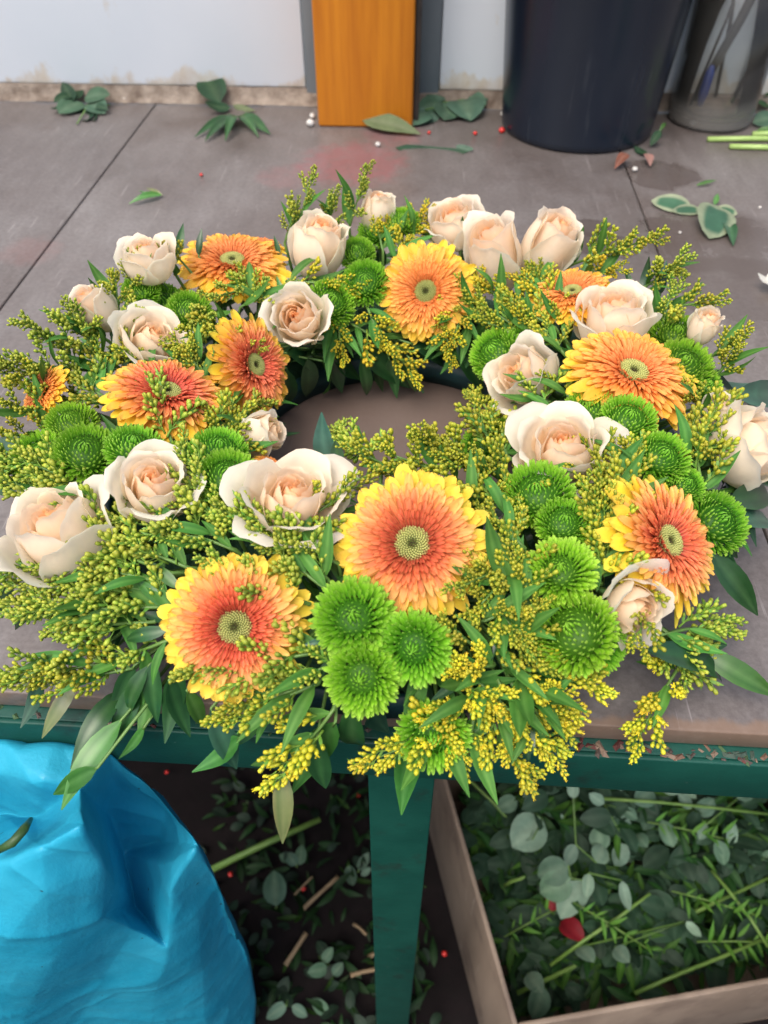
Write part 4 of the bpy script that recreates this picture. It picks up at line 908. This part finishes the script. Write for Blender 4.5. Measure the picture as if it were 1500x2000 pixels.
def pebble(px, py, r, m, label, name, cat, group, zb=0.0, base=None):
    r *= .8
    p = base if base is not None else at(px, py, r*.9+zb); mb = MB(); bm = bmesh.new(); bmesh.ops.create_icosphere(bm, subdivisions=2, radius=r)
    s = random.uniform(0, 50)
    for v in bm.verts: v.co *= 1 + .22*noise.noise(v.co*(1.2/r)+V(s, 0, 0)); v.co.z *= .85
    bm.verts.index_update()
    mb.add([v.co.copy() for v in bm.verts], [tuple(v.index for v in f.verts) for f in bm.faces], None); bm.free()
    o = link(name, mb.mesh(name, m), None, Matrix.Translation(p)); tag(o, label, cat, group); return o
for px, py, r, lab in ((278, 190, .0075, 'bright red berry at the foot of the left wall'), (393, 341, .003, 'tiny red berry on the bare boards behind the wreath'), (928, 260, .004, 'red berry left of the bucket, paler one'), (980, 254, .006, 'red berry touching the left side of the bucket'), (1450, 232, .004, 'red berry behind the pale green stems'), (838, 259, .0035, 'red berry beside the olive leaf'), (1496, 205, .007, 'red berry at the right edge beside the fern scrap')):
    pebble(px, py, r, berry, lab, 'red_berry', 'berry', 'red berries on the table')
for px, py, r, lab in ((244, 193, .006, 'white pebble left of the bright red berry'), (228, 195, .003, 'tiny white pebble beside the leaf cluster at the wall'), (319, 196, .004, 'white pebble right of the bright red berry'), (606, 240, .008, 'white pebble at the left foot of the orange post'), (610, 226, .006, 'upper white pebble behind the one at the post foot'), (983, 222, .006, 'white pebble left of the bucket by the wall'), (1240, 330, .005, 'white pebble in front of the bucket at its right'), (738, 282, .005, 'white crumb in front of the orange post'), (1328, 454, .0025, 'white crumb on the wet board'), (475, 190, .007, 'dark edged white pebble under the curled leaf'), (1354, 238, .0065, 'white pebble lying inside the murky vase'), (510, 194, .005, 'white pebble at the wall left of the post'), (1484, 405, .0025, 'white crumb near the right edge')):
    pebble(px, py, r, whitem, lab, 'pebble', 'pebble', 'white pebbles on the table')
# white flower scrap at the right edge
pf = at(1505, 552, .01); root = thing('fallen_flower', 'fallen white flower cut off by the right edge, on the bare boards', 'flower', Matrix.Translation(pf))
for j in range(5):
    mb = MB(); mb.add(*grid(3, 2, lambda v, u: V(.016*v, .006*u*math.sin(PI*min(1, .15+v*.8)), .006*v*v), lambda v, u: (.8, .8, .72))); link('petal', mb.mesh('petal', M['rose']), root, Matrix.Rotation(j*1.257, 4, 'Z'))
# crumbs along the rail lip
mb = MB(); rnd = random.Random(3)
crm = plantmat('crumb', .8, 0, .2)
for k in range(120):
    x = rnd.uniform(.06, .33) if k < 80 else rnd.uniform(-.4, .4); y = FY - .0157*x - rnd.uniform(.0005, .0095); s = rnd.uniform(.0006, .0022)
    c = rnd.choice(((.16, .09, .06), (.08, .06, .05), (.2, .14, .1), (.10, .03, .025), (.05, .10, .04), (.05, .08, .06)))
    e = Matrix.Translation((x, y, T-.0188+s*.4)) @ Matrix.Rotation(rnd.uniform(0, 6), 4, 'Z')
    L = s*rnd.uniform(1, 3.2)
    mb.add([(-L, -s, -s*.4), (L, -s*.7, -s*.4), (L*.8, s, -s*.4), (-L*.7, s*.8, -s*.4), (-L*.3, -s*.2, s*.6), (L*.4, s*.2, s*.5)], [(0, 1, 5, 4), (1, 2, 5), (2, 3, 4, 5), (3, 0, 4), (3, 2, 1, 0)], c, e)
o = link('plant_crumbs', mb.mesh('plant_crumbs', crm, False)); tag(o, 'plant crumbs lying along the green front rail', None, None, 'stuff')

# ------------------------------------------------------------------ blue plastic bag
def bag_mat():
    m, t, b, o = newmat('blue_plastic_film')
    geo = N(t, 'ShaderNodeNewGeometry'); pos = geo.outputs['Position']
    f = noise_node(t, 12, 5, .6, pos)
    c = ramp(t, f, [(.3, (.015, .37, .55)), (.7, (.045, .46, .64))])
    sp = noise_node(t, 90, 2, .5, pos)
    c = mixc(t, maprange(t, sp, .74, .78), c, (.03, .06, .08))
    t.links.new(c, b.inputs['Base Color']); b.inputs['Roughness'].default_value = .42; b.inputs['Specular IOR Level'].default_value = .4
    mp = N(t, 'ShaderNodeMapping'); mp.inputs['Scale'].default_value = (1, 1, .5); mp.inputs['Rotation'].default_value = (0, .5, .3); t.links.new(pos, mp.inputs[0])
    n1 = N(t, 'ShaderNodeTexNoise', noise_type='RIDGED_MULTIFRACTAL'); n1.inputs['Scale'].default_value = 9; n1.inputs['Detail'].default_value = 5; n1.inputs['Distortion'].default_value = .6; t.links.new(mp.outputs[0], n1.inputs['Vector'])
    bump(t, b, math_(t, 'ADD', math_(t, 'MULTIPLY', n1.outputs['Fac'], .35), noise_node(t, 26, 6, .6, mp.outputs[0])), .5, .006)
    tr = N(t, 'ShaderNodeBsdfTranslucent'); t.links.new(c, tr.inputs[0])
    mx = N(t, 'ShaderNodeMixShader'); mx.inputs[0].default_value = .3
    t.links.new(b.outputs[0], mx.inputs[1]); t.links.new(tr.outputs[0], mx.inputs[2]); t.links.new(mx.outputs[0], o.inputs[0]); return m
BP = [(-160, 1428, .245), (0, 1432, .245), (110, 1440, .242), (215, 1460, .240), (262, 1500, .245), (330, 1580, .245), (391, 1650, .205), (424, 1740, .215), (450, 1805, .235), (492, 1890, .245), (502, 1960, .25), (497, 2080, .25), (480, 2165, .22),
      (-160, 1530, .215), (0, 1512, .222), (90, 1520, .212), (160, 1530, .215), (0, 1590, .225), (70, 1598, .218), (-160, 1600, .225),
      (165, 1602, .172), (80, 1643, .166), (0, 1682, .160), (-160, 1750, .155), (210, 1700, .168), (258, 1818, .170),
      (228, 1530, .246), (212, 1590, .24), (240, 1660, .238), (262, 1765, .215), (310, 1640, .240), (330, 1740, .188), (320, 1690, .205),
      (205, 1905, .160), (150, 1990, .155), (130, 2080, .15), (120, 2165, .14),
      (0, 1850, .132), (100, 1880, .135), (-160, 1900, .125), (0, 2080, .12), (-160, 2080, .115), (0, 2165, .115), (-160, 2165, .11),
      (388, 1800, .192), (395, 1900, .19), (400, 1960, .182), (455, 1960, .212), (300, 1950, .164), (290, 2080, .155), (420, 2080, .185), (300, 2165, .15), (410, 2165, .18), (200, 1790, .158), (90, 1740, .15), (330, 1850, .172)]
tri = geometry.delaunay_2d_cdt([Vector((p[0], -p[1])) for p in BP], [], [], 0, 1e-6)
bm = bmesh.new()
bvs = [bm.verts.new(onY(*p)) for p in BP]
for f in tri[2]:
    try: bm.faces.new([bvs[i] for i in f])
    except ValueError: pass
rim = [e for e in bm.edges if e.is_boundary]
ring = {}
for e in rim:                                           # the bag's far side
    for v in e.verts:
        if v not in ring: ring[v] = bm.verts.new((v.co.x*.8-.09, v.co.y+.09, max(.005, min(v.co.z, T-.09)-.26)))
for e in rim:
    a, b_ = e.verts; bm.faces.new((a, b_, ring[b_], ring[a]))
bm.faces.new  # back cap
cpt = bm.verts.new(sum((v.co for v in ring.values()), V(0, 0, 0))/len(ring) + V(0, .05, 0))
for e in rim: bm.faces.new((ring[e.verts[0]], ring[e.verts[1]], cpt))
bmesh.ops.recalc_face_normals(bm, faces=bm.faces[:])
for it in range(5):
    bmesh.ops.subdivide_edges(bm, edges=[e for e in bm.edges if it < 4 or min(v.co.y for v in e.verts) < .3], cuts=1, use_grid_fill=True)
    if it in (1, 2, 3): bmesh.ops.smooth_vert(bm, verts=bm.verts[:], factor=(0, .3, .42, .42)[it], use_axis_x=True, use_axis_y=True, use_axis_z=True)
for v in bm.verts:
    q = V(v.co.x*1.0+v.co.z*.5, v.co.y*.6, v.co.z*.8-v.co.x*.3)
    n_ = noise.noise(v.co*9)*.004 - .003*max(0, 1-abs(noise.noise(q*8))*5)**1.5 - .0015*max(0, 1-abs(noise.noise(q*17+V(3, 1, 7)))*4)**1.5 + .0008*abs(noise.noise(q*34))
    v.co.y += n_; v.co.z = max(v.co.z, .003)
bl = V(at(150, 1800).x, .25, 0)
for v in bm.verts: v.co -= bl
me = bpy.data.meshes.new('plastic_bag'); bm.to_mesh(me); bm.free(); me.polygons.foreach_set('use_smooth', [True]*len(me.polygons)); me.materials.append(bag_mat())
o = link('plastic_bag', me, None, Matrix.Translation(bl)); tag(o, 'crumpled bright blue plastic bag standing under the front rail', 'plastic bag')
pb = onY(30, 1680, .2)
root = thing('leaf_clipping', 'green stem and leaf lying in a fold of the blue bag', 'leaf clipping', Matrix.Translation(pb))
mb = MB(); mb.add(*tube([onY(-10, 1665, .165)-pb, onY(25, 1645, .166)-pb, onY(45, 1622, .172)-pb, onY(60, 1600, .19)-pb], [.002, .003, .003, .0015], 8)); link('stem', mb.mesh('stem', simple('wilted_stem', (.02, .06, .015), (.04, .09, .02), 50, .5, .2)), root)

# ------------------------------------------------------------------ crate at the lower right
ZR = -.70
def wfl(px, py, z=-T): return at(px, py, z)
A = at(1004, 2012, ZR); Bc = at(857, 1495, ZR)
ex = (at(1500, 1922, ZR)-A); ex.z = 0; ex.normalize()
ey = (Bc-A); ey.z = 0; Ly = ey.length+.06; ey.normalize()
tanm = simple('brown_board', (.15, .11, .08), (.23, .175, .13), 14, .7, .3, .002, stretch=(1, 1, .2))
scuff(tanm, (.07, .045, .035), 9, .5, .7, .6); scuff(tanm, (.34, .29, .24), 50, .62, .7, .5, (1, 1, .15))
crate = thing('crate', 'open brown box of cut greenery on the ground under the table', 'crate', Matrix.Translation((A.x, A.y, 0)))
def wall_of(p, d, L, th, inn, h0=.004, h1=T+ZR):
    mb = MB(); x = d.normalized(); n_ = inn
    mt = Matrix((V(x.x, x.y, 0), V(n_.x, n_.y, 0), V(0, 0, 1))).transposed().to_4x4(); mt.translation = p - V(A.x, A.y, p.z)
    box_mb(mb, 0, L, 0, th, h0, h1, None, .002, mt); return mb
inx = V(-ey.y, ey.x, 0); inx = inx if inx.dot(ex) > 0 else -inx
iny = V(-ex.y, ex.x, 0); iny = iny if iny.dot(ey) > 0 else -iny
CWX = .62
link('side_panel', wall_of(A, ey, Ly, .007, inx).mesh('side_panel', tanm), crate)
link('front_panel', wall_of(A + inx*.0075, ex, CWX, .007, iny).mesh('front_panel', tanm), crate)
link('side_panel', wall_of(A + ex*CWX, ey, Ly, .014, -inx).mesh('side_panel', tanm), crate)
link('back_panel', wall_of(A + ey*Ly, ex, CWX, .014, iny).mesh('back_panel', tanm), crate)
mb = MB(); c4 = [A, A+ex*CWX, A+ex*CWX+ey*Ly, A+ey*Ly]; mb.add([V(p.x-A.x, p.y-A.y, .006) for p in c4], [(0, 1, 2, 3)], None); link('bottom_panel', mb.mesh('bottom_panel', tanm, False), crate)

# heap of clippings in the crate and litter on the ground
LITL = [leaf_mesh(.6, .08, .1, 'round', (.035, .09, .05), (.06, .13, .075), (.09, .16, .1), M['dullleaf']), leaf_mesh(.3, .1, .2, 'lance', (.02, .09, .02), (.04, .14, .03), (.07, .18, .05), M['dullleaf']), leaf_mesh(.26, -.1, .2, 'lance', (.05, .16, .02), (.09, .22, .03), (.12, .26, .05), M['dullleaf'])]
def heap(name, label, n, place, sizes, weights, rnd, dark=1.0):
    mb = MB(); src = []
    for me in LITL:
        cs = [tuple(d.color[:3]) for d in me.attributes['col'].data]; src.append(([v.co.copy() for v in me.vertices], [tuple(p.vertices) for p in me.polygons], cs))
    for k in range(n):
        p = place(rnd); j = rnd.choices(range(3), weights)[0]; L = rnd.uniform(*sizes[j])
        d = V(rnd.gauss(0, 1), rnd.gauss(0, 1), rnd.gauss(0, .35)).normalized()
        mt = Matrix.Translation(p) @ frame(d, V(rnd.gauss(0, .4), rnd.gauss(0, .4), 1)) @ Matrix.Scale(L, 4)
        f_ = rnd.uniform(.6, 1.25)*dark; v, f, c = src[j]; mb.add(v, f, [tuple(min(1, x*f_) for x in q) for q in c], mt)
    o = link(name, mb.mesh(name, M['dullleaf'])); tag(o, label, None, None, 'stuff'); return o
def crate_top(u, v): return .03 + .08*ss(.02, .35, u) + .10*v + .05*noise.noise(V(u*5, v*5, 2)) + .03*u
def cpl(r):
    u, v = r.random(), r.random(); p = A + ex*(.055+u*(CWX-.11)) + ey*(.055+v*(Ly-.11)); p.z = .02+crate_top(u, v)*(1-.6*r.random()**2.2); return p
heap('greenery_clippings', 'tangled heap of leaves and twigs filling the brown box', 2100, cpl, ((.03, .056), (.03, .055), (.025, .055)), (5, 4, 5), random.Random(21), .75)
def fpl(r):
    x = r.uniform(-.35, .12); y = r.uniform(.2, .95)
    while (V(x, y, 0)-V(A.x, A.y, 0)).dot(inx) > -.05: x -= .05
    return V(x, y, r.uniform(.003, .02) + .02*max(0, noise.noise(V(x*5, y*5, 0))))
heap('leaf_litter', 'leaf litter scattered on the ground under the table', 620, fpl, ((.02, .035), (.025, .05), (.02, .04)), (3, 5, 1), random.Random(22), .33)  # leaf colours scaled down: under-table shade put into the litter
# leaves and stems that can be picked out in the box
def in_crate(px, py, dz=0.0):
    z = -T+.24
    for _ in range(6):
        p = at(px, py, z); q = p-A; u = q.dot(ex)/CWX; v = q.dot(ey)/Ly; z = -T + .03 + crate_top(min(1.2, max(0, u)), min(1.2, max(0, v))) + dz
    return at(px, py, z)
EUC2 = [leaf_mesh(w_, b, .12, 'round', c0, c1, mid, M['dullleaf']) for w_, b, c0, c1, mid in (
    (.62, .06, (.15, .25, .18), (.2, .31, .22), (.26, .36, .26)), (.52, -.08, (.18, .29, .21), (.23, .34, .25), (.27, .38, .28)), (.72, .1, (.08, .16, .10), (.12, .21, .14), (.18, .28, .18)))]
for i, (leaves, lab) in enumerate((
    ([((1040, 1640), (1005, 1600), 1.1), ((1060, 1600), (1000, 1655), 1.5), ((1010, 1560), (970, 1580), 1.1), ((1050, 1565), (1020, 1550), 1)], 'grey green eucalyptus twig nearest the left side of the box'),
    ([((1170, 1660), (1172, 1612), 1.3), ((1165, 1685), (1178, 1650), 1.6), ((1125, 1650), (1105, 1690), 1.1), ((1120, 1560), (1118, 1520), 1.2), ((1100, 1600), (1095, 1590), 1)], 'eucalyptus twig with paired pale leaves in the middle of the box'),
    ([((1110, 1690), (1050, 1710), 1.3), ((1115, 1715), (1055, 1745), 1.2), ((1140, 1720), (1095, 1795), 1.3), ((1150, 1705), (1145, 1755), .9), ((1215, 1720), (1230, 1780), .9)], 'drooping eucalyptus twig below the paired leaves, above the red petal'),
    ([((1260, 1515), (1300, 1500), 1.2), ((1275, 1540), (1240, 1570), 1.3), ((1290, 1540), (1340, 1535), 1), ((1330, 1530), (1360, 1560), 1.1), ((1205, 1520), (1215, 1545), 1)], 'eucalyptus leaves just under the green rail at the right'),
    ([((1315, 1655), (1292, 1600), .9)], 'single pale oval leaf standing alone right of the box middle'),
    ([((1430, 1655), (1432, 1605), .9), ((1400, 1640), (1415, 1690), .9), ((1395, 1645), (1420, 1670), .8)], 'three pale oval leaves at the right side of the box'),
    ([((1350, 1580), (1325, 1550), 1.1), ((1360, 1590), (1395, 1560), 1.1), ((1380, 1610), (1365, 1640), 1), ((1440, 1560), (1470, 1535), 1.1)], 'eucalyptus leaves between the rail and the three pale leaves'),
    ([((1230, 1620), (1200, 1590), 1.2), ((1240, 1630), (1265, 1655), 1.2), ((1225, 1650), (1200, 1690), 1.1), ((1180, 1570), (1150, 1550), 1.1), ((1215, 1580), (1245, 1600), 1)], 'eucalyptus twig right of the paired pale leaves in the box'),
    ([((1130, 1850), (1160, 1880), 1.1), ((1340, 1800), (1370, 1830), 1), ((1200, 1850), (1230, 1880), 1.2)], 'grey leaves under the long stem near the box front'),
    ([((1490, 1680), (1510, 1660), 1)], 'pale leaf cut off by the right edge above the box'),
    ([((1060, 1925), (1040, 1990), 1.1), ((1030, 1900), (1060, 1940), 1.2)], 'shaded grey leaf in the near left corner of the box'))):
    p0 = in_crate(*leaves[0][0], .02); root = thing('eucalyptus_twig', lab, 'eucalyptus', Matrix.Translation(p0), 'eucalyptus in the box')
    mb = MB(); pts = [in_crate(*l[0], .02)-p0 for l in leaves]
    if len(pts) < 2: pts.append(pts[0]+V(.01, .02, -.03))
    mb.add(*tube([pts[0]+V(0, .03, -.03)]+pts, .0013, 5)); link('stem', mb.mesh('stem', M['stem']), root)
    for b, t, ws in leaves: leaf_to(root, EUC2, in_crate(*b, .02), in_crate(*t, .028), V(random.uniform(-.3, .3), -.5, 1), wscale=ws*.95)
stem2 = simple('olive_green_stem', (.10, .2, .035), (.16, .27, .06), 50, .5, .1)
for a, b, r, lab in (((1010, 1940), (1500, 1715), .0035, 'long green stem lying across the box from its near left'), ((1075, 1885), (1270, 1745), .003, 'second green stem beside the long one in the box'), ((880, 1490), (1005, 1615), .0025, 'thin green stem with a brown joint at the far left of the box'), ((985, 1730), (1025, 1712), .003, 'short bright cut stem by the left side of the box'), ((1390, 1700), (1500, 1850), .0028, 'green stem slanting down at the right edge of the box'), ((1240, 1940), (1500, 1830), .003, 'thin green stem parallel to the long one near the front'), ((1180, 1560), (1500, 1590), .0025, 'thin stem under the green rail at the right')):
    pa, pb = in_crate(*a, .025), in_crate(*b, .03); mb = MB(); mb.add(*tube([pa, pa.lerp(pb, .33)+V(0, 0, .006), pa.lerp(pb, .66)+V(.003, 0, .004), pb], [r, r*.95, r*.9, r*.7], 8))
    single('cut_stem', mb, stem2, lab, 'cut stem', 'green stems in the box', loc=pa)
fern = [leaf_mesh(.22, .1, .2, 'lance', (.05, .17, .02), (.10, .24, .03), (.12, .26, .05), M['dullleaf'])]
for px, py, lab in ((1330, 1620, 'feathery bright green sprig behind the three pale leaves'), (1380, 1760, 'feathery green sprig at the right over the long stem'), (1430, 1840, 'feathery green sprig in the near right of the box'), (1180, 1800, 'feathery green sprig between the two green stems'), (1040, 1800, 'dark leafy sprig in the shade near the box side')):
    p0 = in_crate(px, py, .02); root = thing('leafy_sprig', lab, 'sprig', Matrix.Translation(p0), 'leafy sprigs in the box'); a = random.uniform(-.6, .9); d = V(math.cos(a), math.sin(a), .1)
    mb = MB(); mb.add(*tube([d*-.05, V(0, 0, .004), d*.07], .0012, 5)); link('stem', mb.mesh('stem', stem2), root)
    for k in range(16):
        s = -.04+.11*k/15; q = d*s + V(0, 0, .004); sd_ = V(-d.y, d.x, .3)*(1 if k % 2 else -1); q = q + V(random.uniform(-.006, .006), random.uniform(-.006, .006), 0); e = (d*random.uniform(.2, 1.1)+sd_*.9+V(0, 0, random.uniform(-.3, .8))).normalized()*random.uniform(.01, .034)
        link('leaf', fern[0], root, Matrix.Translation(q) @ frame(e, V(0, -.3, 1)) @ Matrix.Scale(e.length, 4))
redp = simple('red_petal', (.42, .01, .012), (.55, .02, .02), 40, .5, .1)
rp = leaf_mesh(.7, .15, .3, 'round', (.13, .006, .008), (.2, .01, .01), (.15, .008, .008), M['dullleaf'])
p0 = in_crate(1095, 1800, .015); root = thing('red_petal', 'crumpled red petal under the drooping eucalyptus in the box', 'petal', Matrix.Translation(p0)); link('petal_blade', rp, root, frame(V(.6, -.6, .3), V(.4, -.5, 1)) @ Matrix.Scale(.045, 4)); link('petal_blade', rp, root, Matrix.Translation((-.012, .015, -.003)) @ frame(V(.3, .8, .1), V(-.4, -.5, 1)) @ Matrix.Scale(.04, 4))
for px, py, r, lab in ((752, 1772, .012, 'red petal scrap left of the green table leg'), (450, 1708, .006, 'red berry on the ground beside the blue bag'), (592, 1735, .006, 'red berry among the sticks under the table'), (868, 1862, .006, 'red berry between table leg and box side'), (326, 1508, .005, 'red berry just below the green rail behind the bag'), (702, 1506, .006, 'red berry just left of the table leg, below the rail'), (700, 1552, .005, 'second red berry left of the table leg'), (760, 1870, .006, 'red berry half behind the table leg')):
    pebble(px, py, r, berry, lab, 'red_berry', 'berry', 'red berries on the ground', base=at(px, py, -T+r*.8+.012))
stick = simple('dry_stick', (.16, .11, .06), (.25, .18, .10), 40, .7, .3)
for a, b, r, lab in (((592, 1775), (660, 1712), .004, 'pale stick lying upper of three under the table'), ((557, 1885), (598, 1822), .0045, 'pale stick with a bent end nearest the blue bag'), ((685, 1905), (738, 1892), .004, 'short pale stick beside the lower table leg'), ((575, 1748), (610, 1712), .002, 'thin brown twig beside the upper pale stick'), ((720, 1870), (765, 1845), .004, 'pale stick partly behind the table leg'), ((690, 1805), (716, 1825), .003, 'small pale chip left of the table leg')):
    pa, pb = at(*a, -T+.02), at(*b, -T+.024); mb = MB(); mb.add(*tube([pa, pa.lerp(pb, .4)+V(.001, .001, .001), pa.lerp(pb, .85), pb], [r, r*.85, r*.9, r*1.1], 7))
    single('dry_stick', mb, stick, lab, 'stick', 'dry sticks on the ground', loc=pa)
pa, pb = at(410, 1700, -T+.03), at(625, 1600, -T+.05); mb = MB(); mb.add(*tube([pa, pa.lerp(pb, .5)+V(0, 0, .004), pb], [.006, .006, .005], 8)); single('cut_stem', mb, stem2, 'long green stem lying on the ground behind the blue bag', 'cut stem', loc=pa)
for leaves, lab in (([((580, 1690), (560, 1665)), ((585, 1690), (590, 1650)), ((570, 1680), (545, 1670))], 'cluster of round grey leaves on the dark ground under the table'), ([((700, 1700), (720, 1665)), ((705, 1710), (725, 1695))], 'grey leaf pair left of the table leg'), ([((680, 1690), (690, 1730))], 'small green leaf beside the grey leaf pair'), ([((630, 1880), (650, 1850)), ((640, 1890), (600, 1900)), ((650, 1905), (670, 1880))], 'dark leaves around the pale sticks'), ([((540, 1770), (535, 1700))], 'long dark leaf standing near the blue bag'), ([((560, 1960), (520, 1990)), ((570, 1965), (600, 1985)), ((640, 1980), (610, 1950))], 'dark green leaves at the bottom edge beside the bag')):
    p0 = at(*leaves[0][0], -T+.02); root = thing('fallen_leaf', lab, 'leaves', Matrix.Translation(p0), 'leaves on the ground')
    mb = MB(); mb.add(*tube([V(0, .012, -.006), V(0, 0, 0), V(0, -.004, .002)], .0012, 5)); link('stem', mb.mesh('stem', M['stem']), root)
    for b, t in leaves: leaf_to(root, EUC, at(*b, -T+.02), at(*t, -T+.03), V(0, -.4, 1))
